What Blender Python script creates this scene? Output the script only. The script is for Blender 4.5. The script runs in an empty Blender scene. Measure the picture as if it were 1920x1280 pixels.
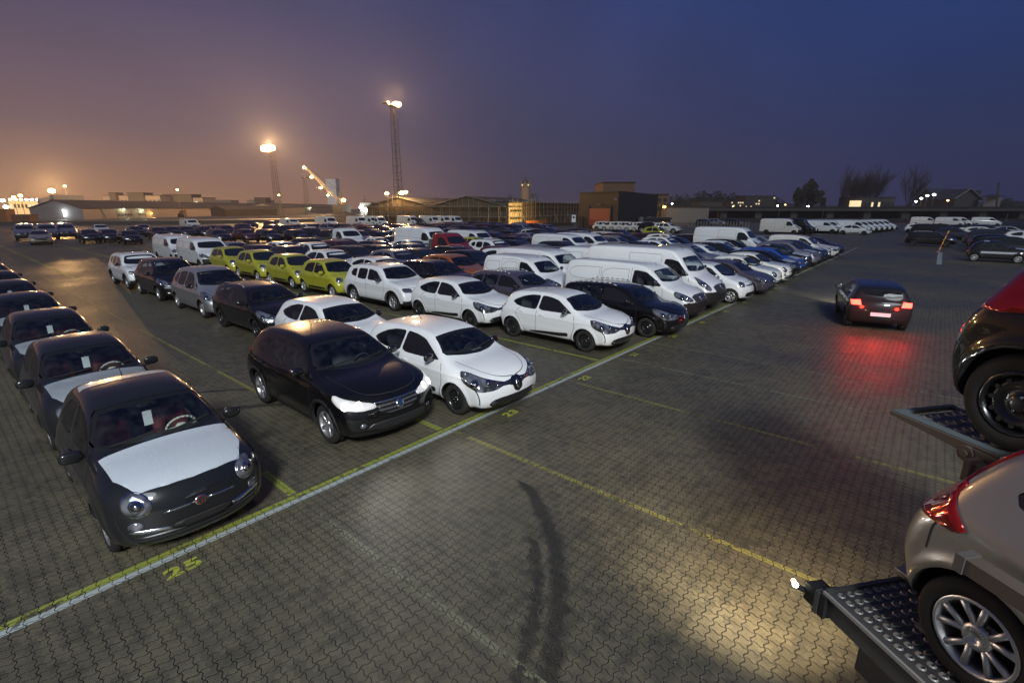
import bpy, bmesh, math, random
import numpy as np
from mathutils import Vector
random.seed(7); rng=random.Random(11)
sc=bpy.context.scene
# ------------------------------------------------------------------ camera (3.8 m up, on top of a car transporter)
cd=bpy.data.cameras.new('camera'); cam=bpy.data.objects.new('camera',cd); sc.collection.objects.link(cam); sc.camera=cam
CAMH=3.813; PITCH=math.radians(15.208); YAW=math.radians(40.426); FPX=919.7
cd.sensor_width=36; cd.lens=FPX/1920*36; cd.clip_start=.05; cd.clip_end=3000
cam.location=(0,0,CAMH); cam.rotation_euler=(math.pi/2-PITCH,0,YAW)
sc.view_settings.view_transform='Standard'; sc.view_settings.look='None'; sc.view_settings.exposure=0; sc.view_settings.gamma=1
sc.render.resolution_x=1024; sc.render.resolution_y=682
try:
    sc.cycles.use_denoising=True; sc.cycles.max_bounces=6; sc.cycles.diffuse_bounces=2; sc.cycles.glossy_bounces=3; sc.cycles.transparent_max_bounces=10; sc.cycles.sample_clamp_indirect=3; sc.cycles.caustics_reflective=False; sc.cycles.caustics_refractive=False
except Exception: pass
# ------------------------------------------------------------------ dusk sky: blue to the right, town glow low on the left
W=bpy.data.worlds.new('World'); sc.world=W; W.use_nodes=True; nt=W.node_tree; nt.nodes.clear()
def N(t,**k):
    n=nt.nodes.new(t)
    for a,b in k.items():
        if a in n.inputs: n.inputs[a].default_value=b
        else: setattr(n,a,b)
    return n
def L_(a,b): nt.links.new(a,b)
out=N('ShaderNodeOutputWorld'); bg=N('ShaderNodeBackground'); tc=N('ShaderNodeTexCoord'); sky=N('ShaderNodeTexSky'); sky.sky_type='NISHITA'; sky.sun_disc=False
HAZE=.00038
sky.sun_elevation=math.radians(1.0); sky.sun_rotation=math.radians(150)
def dotn(v):
    n=N('ShaderNodeVectorMath',operation='DOT_PRODUCT'); L_(tc.outputs['Generated'],n.inputs[0]); n.inputs[1].default_value=v; return n.outputs['Value']
def mr(a,f0,f1,t0=0,t1=1,sm=True):
    n=N('ShaderNodeMapRange'); n.interpolation_type='SMOOTHSTEP' if sm else 'LINEAR'; L_(a,n.inputs['Value'])
    for k,v in zip(('From Min','From Max','To Min','To Max'),(f0,f1,t0,t1)): n.inputs[k].default_value=v
    return n.outputs[0]
def ramp(fac,els):
    r=N('ShaderNodeValToRGB'); e=r.color_ramp.elements
    while len(e)<len(els): e.new(.5)
    for q,(p,c) in zip(e,els): q.position=p; q.color=(*c,1)
    L_(fac,r.inputs[0]); return r.outputs[0]
def mixc(f,a,b):
    n=N('ShaderNodeMix',data_type='RGBA'); L_(f,n.inputs[0]); L_(a,n.inputs[6]); L_(b,n.inputs[7]); return n.outputs[2]
def srgb(r,g,b): return tuple(.93*((c/255+.055)/1.055)**2.4 if c>10 else c/255/12.92 for c in (r,g,b))
# left / right: azimuth towards the left edge of the view; elevation from z
left=dotn((-math.cos(math.radians(0)),-.02,0))            # 1 looking along -X (left of frame), falls towards +Y (right of frame)
az=mr(left,-.15,1.0,0,1,False); el=mr(dotn((0,0,1)),0,.62,0,1,False)
cR=ramp(el,[(0,srgb(46,48,80)),(.2,srgb(38,50,92)),(.55,srgb(28,56,114)),(1,srgb(22,48,106))])
cM=ramp(el,[(0,srgb(80,72,88)),(.2,srgb(65,66,97)),(.55,srgb(55,63,107)),(1,srgb(46,56,103))])
cL=ramp(el,[(0,srgb(170,124,90)),(.20,srgb(110,90,100)),(.5,srgb(76,71,101)),(1,srgb(58,60,99))])
m1=mixc(mr(az,.05,.92,0,1,True),cR,cM); m2=mixc(mr(az,.66,1.06,0,1,True),m1,cL)
# the sky behind the camera keeps the last daylight
back=dotn((math.sin(YAW)*.9,-math.cos(YAW)*.9,.35)); bk=mr(back,.15,.9)
cB=N('ShaderNodeRGB'); cB.outputs[0].default_value=(.105,.13,.165,1)
m3=mixc(bk,m2,cB.outputs[0])
sk=N('ShaderNodeVectorMath',operation='SCALE'); L_(sky.outputs[0],sk.inputs[0]); sk.inputs['Scale'].default_value=.0015
ad=N('ShaderNodeVectorMath',operation='ADD'); L_(m3,ad.inputs[0]); L_(sk.outputs[0],ad.inputs[1])
gn=N('ShaderNodeTexNoise',Scale=1.7,Detail=7.0,Distortion=.6); L_(tc.outputs['Generated'],gn.inputs['Vector'])
gs=N('ShaderNodeVectorMath',operation='SCALE'); L_(ad.outputs[0],gs.inputs[0]); L_(mr(gn.outputs['Fac'],.3,.7,.88,1.12),gs.inputs['Scale'])
L_(gs.outputs[0],bg.inputs['Color']); bg.inputs['Strength'].default_value=1.0; L_(bg.outputs[0],out.inputs['Surface'])
# the one weak sun lamp: last diffuse daylight from behind the camera
sl=bpy.data.lights.new('sun','SUN'); sl.energy=.85; sl.angle=math.radians(25); sl.color=(.86,.94,1.0)
so=bpy.data.objects.new('sun',sl); sc.collection.objects.link(so)
d=Vector((-.55,.55,-.75)); so.rotation_euler=d.to_track_quat('-Z','Y').to_euler()
def lamp(name,kind,loc,energy,col,parent=None,size=.3,aim=None,spot=60,blend=.5):
    l=bpy.data.lights.new(name,kind); l.energy=energy; l.color=col; 
    if kind!='SUN': l.shadow_soft_size=size
    if kind=='SPOT': l.spot_size=math.radians(spot); l.spot_blend=blend
    o=bpy.data.objects.new(name,l); sc.collection.objects.link(o); o.location=loc
    if aim is not None: o.rotation_euler=(Vector(aim)-Vector(loc)).to_track_quat('-Z','Y').to_euler()
    if parent is not None: o.parent=parent
    return o
# ------------------------------------------------------------------ materials
M={}
def pr(name,col,rough=.5,metal=0.0,coat=0.0,spec=.5,**k):
    m=bpy.data.materials.new(name); m.use_nodes=True; b=m.node_tree.nodes['Principled BSDF']
    b.inputs['Base Color'].default_value=(*col,1); b.inputs['Roughness'].default_value=rough; b.inputs['Metallic'].default_value=metal
    b.inputs['Coat Weight'].default_value=coat; b.inputs['Coat Roughness'].default_value=k.get('cr',.05); b.inputs['Specular IOR Level'].default_value=spec
    if 'emit' in k: b.inputs['Emission Color'].default_value=(*k['emit'],1); b.inputs['Emission Strength'].default_value=k.get('es',1)
    M[name]=m; return m
def nd(m,t,**k):
    n=m.node_tree.nodes.new(t)
    for a,b in k.items():
        if a in n.inputs: n.inputs[a].default_value=b
        else: setattr(n,a,b)
    return n
def lk(m,a,b): m.node_tree.links.new(a,b)
def speckle(m,scale=90,amt=.25,rough=None,dirt=.12,bump=0.0):
    """fine grime and dried drops on a surface: varies colour and roughness"""
    nt=m.node_tree; b=nt.nodes['Principled BSDF']; col=tuple(b.inputs['Base Color'].default_value)
    tc=nd(m,'ShaderNodeTexCoord'); 
    n1=nd(m,'ShaderNodeTexNoise',Scale=2.3,Detail=5.0); lk(m,tc.outputs['Object'],n1.inputs['Vector'])
    v=nd(m,'ShaderNodeTexVoronoi',Scale=float(scale)); lk(m,tc.outputs['Object'],v.inputs['Vector'])
    r=nd(m,'ShaderNodeMapRange'); r.inputs['From Min'].default_value=.10; r.inputs['From Max'].default_value=.22; r.inputs['To Min'].default_value=1; r.inputs['To Max'].default_value=0; lk(m,v.outputs['Distance'],r.inputs['Value'])
    mx=nd(m,'ShaderNodeMix',data_type='RGBA'); mx.inputs[6].default_value=col; mx.inputs[7].default_value=(.16,.145,.12,1)
    mt=nd(m,'ShaderNodeMath',operation='MULTIPLY'); lk(m,n1.outputs['Fac'],mt.inputs[0]); mt.inputs[1].default_value=dirt*1.6
    ad=nd(m,'ShaderNodeMath',operation='MULTIPLY_ADD'); lk(m,r.outputs[0],ad.inputs[0]); ad.inputs[1].default_value=amt*.35; lk(m,mt.outputs[0],ad.inputs[2])
    lk(m,ad.outputs[0],mx.inputs[0]); lk(m,mx.outputs[2],b.inputs['Base Color'])
    r2=nd(m,'ShaderNodeMath',operation='MULTIPLY_ADD'); lk(m,ad.outputs[0],r2.inputs[0]); r2.inputs[1].default_value=.9; r2.inputs[2].default_value=b.inputs['Roughness'].default_value; lk(m,r2.outputs[0],b.inputs['Roughness'])
    r3=nd(m,'ShaderNodeMath',operation='MULTIPLY_ADD'); lk(m,ad.outputs[0],r3.inputs[0]); r3.inputs[1].default_value=.5; r3.inputs[2].default_value=.04; lk(m,r3.outputs[0],b.inputs['Coat Roughness'])
    return m
def paint(name,col,metal=0.0,rough=.35,dirt=.10): 
    m=pr(name,col,rough,metal,1.0,.12 if max(col)<.04 else .4); speckle(m,70,.25,dirt=dirt); return m
paint('paint',(.78,.78,.77)); paint('white',(.78,.79,.79),dirt=.05); paint('white_warm',(.74,.72,.66),dirt=.06)
paint('black',(.002,.002,.003),0,.25,.02); paint('graphite',(.009,.010,.012),.0,.25,.02); paint('darkgrey',(.030,.030,.034),.5,.35,.03)
paint('brown',(.026,.015,.011),.4,.35,.03); paint('silver',(.42,.42,.43),.7,.32,.06); paint('purple_silver',(.27,.25,.30),.6,.32,.06)
paint('lime',(.39,.38,.018),0,.35,.05); paint('orange',(.36,.10,.02),.3,.35,.06); paint('red',(.22,.012,.010),.1,.35,.06); paint('darkred',(.09,.010,.010),.3,.35,.06)
paint('blue',(.01,.08,.42),.3,.35,.05); paint('navy',(.008,.014,.045),.3,.35,.05); paint('beige_metal',(.29,.265,.24),.65,.30,.06); paint('gold_silver',(.50,.42,.30),.6,.32,.06); paint('purple_grey',(.10,.085,.115),.5,.34,.06)
pr('dark',(.012,.012,.013),.8); pr('black_plastic',(.012,.012,.013),.5,0,0,.2); speckle(M['black_plastic'],60,.15,dirt=.06)
pr('black_gloss',(.008,.008,.010),.12,0,1.0); pr('rubber',(.011,.011,.011),.75,0,0,.25); speckle(M['rubber'],30,.15,dirt=.08); pr('rubber_trim',(.010,.010,.011),.35)
pr('rim_black',(.012,.012,.013),.28,.2,.6); pr('alloy',(.62,.62,.63),.28,.9); speckle(M['alloy'],50,.3,dirt=.15); pr('chrome',(.75,.76,.78),.10,1.0)
pr('seat',(.08,.08,.085),.85); pr('seat_red',(.14,.018,.018),.7); pr('dash',(.05,.05,.054),.6); pr('ivory',(.72,.69,.58),.5)
pr('paper',(.80,.82,.84),.6); pr('film',(.50,.54,.58),.24,0,.8); speckle(M['film'],40,.3,dirt=.06)
def wrinkle(m,sc=2.2,st=.35,di=.012):
    b=m.node_tree.nodes['Principled BSDF']; tc=nd(m,'ShaderNodeTexCoord'); n=nd(m,'ShaderNodeTexNoise',Scale=sc,Detail=3.0,Distortion=1.5); mp=nd(m,'ShaderNodeMapping'); mp.inputs['Scale'].default_value=(.6,2.2,1); lk(m,tc.outputs['Object'],mp.inputs[0]); lk(m,mp.outputs[0],n.inputs['Vector']); r=nd(m,'ShaderNodeMath',operation='PINGPONG'); lk(m,n.outputs['Fac'],r.inputs[0]); r.inputs[1].default_value=.12; bp=nd(m,'ShaderNodeBump',Strength=st,Distance=di); lk(m,r.outputs[0],bp.inputs['Height']); lk(m,bp.outputs[0],b.inputs['Normal'])
wrinkle(M['film'],2.2,.3,.025)
pr('red_enamel',(.25,.01,.015),.2,0,1.0); pr('steel_galv',(.12,.165,.18),.45,.5); speckle(M['steel_galv'],40,.5,dirt=.4)
m=pr('taillamp',(.30,.006,.006),.12,0,1.0); 
def lampmat(name,c0,c1,sc):
    m=pr(name,c0,.07,.6,1.0,cr=.02); tc=nd(m,'ShaderNodeTexCoord'); v=nd(m,'ShaderNodeTexNoise',Scale=sc*2.2,Detail=1.0)
    lk(m,tc.outputs['Object'],v.inputs['Vector']); cr=nd(m,'ShaderNodeValToRGB'); cr.color_ramp.elements[0].position=.35; cr.color_ramp.elements[0].color=(*c0,1); cr.color_ramp.elements[1].position=.62; cr.color_ramp.elements[1].color=(*c1,1)
    lk(m,v.outputs['Fac'],cr.inputs[0]); b=m.node_tree.nodes['Principled BSDF']; lk(m,cr.outputs[0],b.inputs['Base Color'])
    bp=nd(m,'ShaderNodeBump',Strength=.5,Distance=.01); lk(m,v.outputs['Fac'],bp.inputs['Height']); lk(m,bp.outputs[0],b.inputs['Normal']); return m
lampmat('headlamp',(.30,.31,.34),(.06,.06,.07),3.0); lampmat('redlens',(.42,.010,.007),(.26,.005,.004),1.6); pr('lens_dark',(.02,.02,.025),.05,0,1.0)
def slats(name,c0,c1,sc,axis=2):
    m=pr(name,c0,.35); tc=nd(m,'ShaderNodeTexCoord'); sx=nd(m,'ShaderNodeSeparateXYZ'); lk(m,tc.outputs['Object'],sx.inputs[0]); w=nd(m,'ShaderNodeMath',operation='MULTIPLY'); lk(m,sx.outputs[axis],w.inputs[0]); w.inputs[1].default_value=sc
    f=nd(m,'ShaderNodeMath',operation='FRACT'); lk(m,w.outputs[0],f.inputs[0]); g=nd(m,'ShaderNodeMath',operation='GREATER_THAN'); lk(m,f.outputs[0],g.inputs[0]); g.inputs[1].default_value=.55
    mx=nd(m,'ShaderNodeMix',data_type='RGBA'); mx.inputs[6].default_value=(*c0,1); mx.inputs[7].default_value=(*c1,1); lk(m,g.outputs[0],mx.inputs[0]); lk(m,mx.outputs[2],m.node_tree.nodes['Principled BSDF'].inputs['Base Color'])
    bp=nd(m,'ShaderNodeBump',Strength=1.0,Distance=.02); lk(m,g.outputs[0],bp.inputs['Height']); lk(m,bp.outputs[0],m.node_tree.nodes['Principled BSDF'].inputs['Normal']); return m
slats('intake',(.006,.006,.006),(.035,.035,.036),26.0); slats('grille',(.010,.010,.010),(.07,.07,.075),16.0)
def glassmat(name,tint,tr):
    m=bpy.data.materials.new(name); m.use_nodes=True; nt=m.node_tree; nt.nodes.clear(); o=nd(m,'ShaderNodeOutputMaterial')
    a=nd(m,'ShaderNodeBsdfTransparent'); a.inputs[0].default_value=(*tint,1); g=nd(m,'ShaderNodeBsdfGlossy'); g.inputs['Roughness'].default_value=.04
    d=nd(m,'ShaderNodeBsdfDiffuse'); d.inputs[0].default_value=(.10,.12,.13,1)
    fr=nd(m,'ShaderNodeFresnel',IOR=1.5); mm=nd(m,'ShaderNodeMath',operation='MULTIPLY_ADD'); lk(m,fr.outputs[0],mm.inputs[0]); mm.inputs[1].default_value=1.1; mm.inputs[2].default_value=.04
    tc=nd(m,'ShaderNodeTexCoord'); n=nd(m,'ShaderNodeTexNoise',Scale=7.0,Detail=8.0); lk(m,tc.outputs['Object'],n.inputs['Vector'])
    r=nd(m,'ShaderNodeMapRange'); r.inputs['From Min'].default_value=.42; r.inputs['From Max'].default_value=.8; r.inputs['To Min'].default_value=.01; r.inputs['To Max'].default_value=.14; lk(m,n.outputs['Fac'],r.inputs['Value'])
    x1=nd(m,'ShaderNodeMixShader'); lk(m,r.outputs[0],x1.inputs[0]); lk(m,a.outputs[0],x1.inputs[1]); lk(m,d.outputs[0],x1.inputs[2])
    x2=nd(m,'ShaderNodeMixShader'); lk(m,mm.outputs[0],x2.inputs[0]); lk(m,x1.outputs[0],x2.inputs[1]); lk(m,g.outputs[0],x2.inputs[2]); lk(m,x2.outputs[0],o.inputs[0]); M[name]=m
glassmat('glass',(.80,.86,.85),.5); pr('glass_dark',(.010,.013,.016),.06,0,.5)
pr('glow_housing',(.5,.5,.5),.3,emit=(1,.97,.93),es=.3)
# ------------------------------------------------------------------ helpers
COL = bpy.context.scene.collection
def link(o, parent=None):
    COL.objects.link(o)
    if parent is not None: o.parent = parent
    return o
def mesh_obj(name, verts, faces, mats, parent=None, fm=None, smooth=True, loc=None):
    me = bpy.data.meshes.new(name)
    me.from_pydata([tuple(map(float, v)) for v in verts], [], [tuple(map(int, f)) for f in faces])
    if not isinstance(mats, (list, tuple)): mats = [mats]
    for m in mats: me.materials.append(m)
    if fm is not None: me.polygons.foreach_set('material_index', np.asarray(fm, dtype=np.int32))
    if smooth: me.polygons.foreach_set('use_smooth', [True]*len(me.polygons))
    me.update()
    o = bpy.data.objects.new(name, me)
    if loc is not None: o.location = loc
    return link(o, parent)
def empty(name, loc=(0,0,0), rz=0.0, parent=None):
    o = bpy.data.objects.new(name, None); o.empty_display_size = .3
    o.location = loc; o.rotation_euler = (0,0,rz)
    return link(o, parent)
def tag(o, label=None, cat=None, group=None, kind=None):
    if label: o['label'] = label
    if cat: o['category'] = cat
    if group: o['group'] = group
    if kind: o['kind'] = kind
    return o
class MB:
    """collects simple shapes into one mesh"""
    def __init__(s): s.v=[]; s.f=[]; s.m=[]
    def add(s, vs, fs, mi=0):
        b=len(s.v); s.v += [tuple(v) for v in vs]; s.f += [tuple(b+i for i in f) for f in fs]; s.m += [mi]*len(fs); return s
    def box(s, x0,x1,y0,y1,z0,z1, mi=0, T=None):
        vs=[(x,y,z) for x in (x0,x1) for y in (y0,y1) for z in (z0,z1)]
        if T: vs=[T(*v) for v in vs]
        return s.add(vs, [(0,1,3,2),(4,6,7,5),(0,4,5,1),(2,3,7,6),(0,2,6,4),(1,5,7,3)], mi)
    def tube(s, a, b, r, n=8, mi=0, r2=None):
        a=Vector(a); b=Vector(b); d=(b-a)
        if d.length<1e-6: return s
        q=d.to_track_quat('Z','Y'); r2=r if r2 is None else r2; vs=[]
        for p,rr in ((a,r),(b,r2)):
            for k in range(n):
                t=2*math.pi*k/n; vs.append(p+q@Vector((rr*math.cos(t),rr*math.sin(t),0)))
        fs=[(k,(k+1)%n,n+(k+1)%n,n+k) for k in range(n)]+[tuple(range(n-1,-1,-1)),tuple(range(n,2*n))]
        return s.add(vs,fs,mi)
    def bar(s, a, b, w, mi=0): return s.tube(a,b,w*.707,4,mi)
    def lathe(s, prof, n=24, c=(0,0,0), axis='y', mi=0, closed=False):
        vs=[];m=len(prof)
        for k in range(n):
            t=2*math.pi*k/n
            for (r,h) in prof:
                if axis=='y': vs.append((c[0]+r*math.cos(t), c[1]+h, c[2]+r*math.sin(t)))
                elif axis=='x': vs.append((c[0]+h, c[1]+r*math.cos(t), c[2]+r*math.sin(t)))
                else: vs.append((c[0]+r*math.cos(t), c[1]+r*math.sin(t), c[2]+h))
        fs=[]
        for k in range(n):
            k2=(k+1)%n
            for i in range(m if closed else m-1):
                j=(i+1)%m
                q=(k*m+i,k*m+j,k2*m+j,k2*m+i)
                fs.append(q if axis!='y' else q[::-1])
        return s.add(vs,fs,mi)
    def ext(s, poly, axis, a, b, mi=0, T=None):
        """extrude 2d polygon along axis between a and b"""
        n=len(poly); vs=[]
        for h in (a,b):
            for (u,w) in poly: vs.append({'x':(h,u,w),'y':(u,h,w),'z':(u,w,h)}[axis])
        if T: vs=[T(*v) for v in vs]
        fs=[(k,(k+1)%n,n+(k+1)%n,n+k) for k in range(n)]+[tuple(range(n-1,-1,-1)),tuple(range(n,2*n))]
        return s.add(vs,fs,mi)
    def build(s, name, mats, parent=None, smooth=False, loc=None):
        o=mesh_obj(name,s.v,s.f,mats,parent,s.m,smooth,loc)
        bm=bmesh.new(); bm.from_mesh(o.data); bmesh.ops.recalc_face_normals(bm,faces=bm.faces); bm.to_mesh(o.data); bm.free()
        return o
def copy_tree(o, parent=None, mats=None):
    c=o.copy(); COL.objects.link(c); c.parent=parent
    for ch in o.children: copy_tree(ch,c)
    return c

# ------------------------------------------------------------------ car surface engine
def chaikin(P, n=3, k=.25):
    P=np.array(P,float)
    for _ in range(n):
        Q=np.roll(P,-1,0); A=P*(1-k)+Q*k; B=P*k+Q*(1-k)
        P=np.empty((2*len(A),2)); P[0::2]=A; P[1::2]=B
    return P
def poly_sdf(P, X, Z):
    P=np.asarray(P,float); pts=np.stack([X.ravel(),Z.ravel()],1)
    d=np.full(len(pts),1e9); ins=np.zeros(len(pts),bool)
    for i in range(len(P)):
        a=P[i]; b=P[(i+1)%len(P)]; e=b-a; w=pts-a
        t=np.clip((w@e)/max(e@e,1e-12),0,1); q=w-t[:,None]*e
        d=np.minimum(d,(q*q).sum(1))
        c1=(pts[:,1]>=a[1]); c2=(pts[:,1]<b[1]); c3=e[0]*w[:,1]>e[1]*w[:,0]
        ins^=((c1&c2&c3)|(~c1&~c2&~c3))
    return (np.sqrt(d)*np.where(ins,-1,1)).reshape(X.shape)
class Lut:
    def __init__(s,P,x0,x1,z0,z1,h=.012):
        s.x0,s.z0,s.h=x0,z0,h
        xs=np.arange(x0,x1+h,h); zs=np.arange(z0,z1+h,h)
        s.g=poly_sdf(P,*np.meshgrid(xs,zs,indexing='ij'))
    def __call__(s,x,z):
        i=(x-s.x0)/s.h; j=(z-s.z0)/s.h
        ic=np.clip(i,0,s.g.shape[0]-1.001); jc=np.clip(j,0,s.g.shape[1]-1.001)
        ex=np.hypot(i-ic,j-jc)*s.h
        i0=ic.astype(int); j0=jc.astype(int); u=ic-i0; v=jc-j0; g=s.g
        return g[i0,j0]*(1-u)*(1-v)+g[i0+1,j0]*u*(1-v)+g[i0,j0+1]*(1-u)*v+g[i0+1,j0+1]*u*v+ex
def smax(a,b,k): return np.maximum(a,b)+np.maximum(k-np.abs(a-b),0)**2/(4*k)
class Field:
    def __init__(s, sp):
        s.sp=sp; L,W,H=sp['L'],sp['W'],sp['H']; s.L,s.W,s.H=L,W,H
        s.side=Lut(chaikin(sp['side'],3,sp.get('ck',.22)),-L/2-.3,L/2+.3,0,H+.3)
        sec=[(w,z) for w,z in sp['sec']]; full=sec+[(-w,z) for w,z in reversed(sec)]
        s.sec=Lut(chaikin(full,3,.22),-.1,W/2+.3,0,H+.3)
    def __call__(s,x,y,z):
        sp=s.sp; hw=s.W/2; a=np.minimum(np.abs(y)/hw,1.15)
        e=a**sp.get('pe',2.4)
        xs=x+np.where(x>0, sp.get('kf',.3)*e*np.clip(x/(s.L/2),0,1)**1.5, -sp.get('kr',.18)*e*np.clip(-x/(s.L/2),0,1)**1.5)
        zs=z+sp.get('crown',.05)*a*a*np.clip((z-.5)/.4,0,1)
        f1=s.side(xs,zs)
        tp=sp.get('tp',.09)*np.clip((np.abs(x)-s.L*.28)/(s.L*.22),0,1.2)**2
        f2=s.sec(np.abs(y)+tp,z)
        f=smax(f1,f2,sp.get('r',.09))
        rr=sp.get('wr',.31)+.045
        m=np.clip((np.abs(y)-.7*hw)/(.15*hw),0,1)
        for xw in sp['ax']:
            r=np.hypot(x-xw,z-sp.get('wr',.31))
            f=f-m*sp.get('lip',.016)*np.exp(-((r-rr-.02)/.04)**2)*(z<sp['belt'])
        c=sp.get('crease')
        if c:
            zc=c[0]+c[1]*x/s.L*2
            f=f-m*(.010*np.exp(-((z-zc)/.03)**2)-.012*np.exp(-((z-zc+.22)/.11)**2))*np.clip((s.L*.36-np.abs(x))/.3,0,1)
        return f
    def grad(s,p,h=.004):
        g=np.empty_like(p)
        for k in range(3):
            d=np.zeros(3); d[k]=h
            g[:,k]=(s(*(p+d).T)-s(*(p-d).T))/(2*h)
        return g/np.maximum(np.linalg.norm(g,axis=1,keepdims=True),1e-9)
def surface_nets(F, lo, hi, h, level=0.0, fn=None):
    ax=[np.arange(lo[k],hi[k]+h,h) for k in range(3)]
    X,Y,Z=np.meshgrid(*ax,indexing='ij')
    f=(fn or F)(X,Y,Z)-level
    n=f.shape; cn=tuple(k-1 for k in n)
    acc=np.zeros(cn+(3,)); cnt=np.zeros(cn)
    sg=f<0; edges=[]
    for k in range(3):
        sl0=[slice(None)]*3; sl1=[slice(None)]*3; sl0[k]=slice(0,-1); sl1[k]=slice(1,None)
        a=f[tuple(sl0)]; b=f[tuple(sl1)]; cr=(sg[tuple(sl0)]!=sg[tuple(sl1)])
        idx=np.argwhere(cr); t=a[cr]/(a[cr]-b[cr])
        pos=idx.astype(float); pos[:,k]+=t
        o=[j for j in range(3) if j!=k]
        for d1 in (0,-1):
            for d2 in (0,-1):
                c=idx.copy(); c[:,o[0]]+=d1; c[:,o[1]]+=d2
                ok=((c>=0)&(c<np.array(cn))).all(1)
                np.add.at(acc,tuple(c[ok].T),pos[ok]); np.add.at(cnt,tuple(c[ok].T),1)
        edges.append((idx,sg[tuple(sl0)][cr],k,o))
    act=cnt>0; ids=-np.ones(cn,int); ids[act]=np.arange(act.sum())
    V=acc[act]/cnt[act][:,None]*h+np.array(lo)
    Q=[]
    for idx,s0,k,o in edges:
        ok=((idx[:,o[0]]>0)&(idx[:,o[1]]>0)); ok&=(idx[:,o[0]]<n[o[0]]-1)&(idx[:,o[1]]<n[o[1]]-1)
        idx=idx[ok]; s0=s0[ok]
        def cid(a,b):
            c=idx.copy(); c[:,o[0]]+=a; c[:,o[1]]+=b; return ids[tuple(c.T)]
        q=np.stack([cid(-1,-1),cid(0,-1),cid(0,0),cid(-1,0)],1)
        flip=s0 if k!=1 else ~s0
        q[~flip]=q[~flip][:,::-1]
        Q.append(q)
    return V,np.concatenate(Q)
def project(F,V,level=0,it=3,h=.004,fn=None):
    fn=fn or F
    for _ in range(it):
        g=np.empty_like(V)
        for k in range(3):
            d=np.zeros(3); d[k]=h
            g[:,k]=(fn(*(V+d).T)-fn(*(V-d).T))/(2*h)
        n2=np.maximum((g*g).sum(1),.05)
        st=((fn(*V.T)-level)/n2)[:,None]*g
        V=V-np.clip(st,-.02,.02)
    return V
def resample(P,step,closed=True):
    P=[np.array(p,float) for p in P]; out=[]
    n=len(P); rng=range(n if closed else n-1)
    for i in rng:
        a,b=P[i],P[(i+1)%n]; k=max(1,int(round(np.linalg.norm(b-a)/step)))
        for j in range(k): out.append(a+(b-a)*j/k)
    if not closed: out.append(P[-1])
    return np.array(out)
def pinside(P,pts):
    return poly_sdf(P,pts[:,0],pts[:,1])
def ray_hit(F,base,d,t0,t1,n=60):
    """first crossing going from t0 (outside) towards t1"""
    ts=np.linspace(t0,t1,n); B=base[:,None,:]+d[None,None,:]*ts[None,:,None]
    f=F(B[...,0],B[...,1],B[...,2]); ins=f<0
    hit=ins.any(1); i=np.where(hit,ins.argmax(1),n-1); i=np.maximum(i,1)
    a=ts[i-1].copy(); b=ts[i].copy()
    for _ in range(12):
        m=(a+b)/2; P=base+d[None]*m[:,None]; s=F(*P.T)<0
        b=np.where(s,m,b); a=np.where(s,a,m)
    return base+d[None]*((a+b)/2)[:,None],hit
def patch_pts(F,pts2,view):
    """2d -> 3d on the surface. view: 'side','top', or angle deg (0 front,180 rear)"""
    L,W=F.L,F.W; n=len(pts2)
    if view=='side':
        base=np.stack([pts2[:,0],np.zeros(n),pts2[:,1]],1); d=np.array([0,1.,0]); t=(W/2+.15,.15)
    elif view=='top':
        base=np.stack([pts2[:,0],pts2[:,1],np.zeros(n)],1); d=np.array([0,0,1.]); t=(F.H+.1,.4)
    else:
        th=math.radians(view); d=np.array([math.cos(th),math.sin(th),0]); s=np.array([-d[1],d[0],0])
        if abs(view)>90: s=-s
        q=pts2[:,0:1]
        if abs(view) not in (0,180):
            cp=np.array([(L/2-.30)*(1 if abs(view)<90 else -1),W/2-.18,0]); s0=cp@s
            q=(s0-q) if abs(view)<90 else (s0+q-.55)
        base=s[None]*q+np.array([0,0,1.])[None]*pts2[:,1:2]; t=(L/2+.3,-L/2*.2)
        if abs(view) not in (0,180): t=(L/2+W/2,0)
    return ray_hit(F,base,d,*t)[0]
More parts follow.
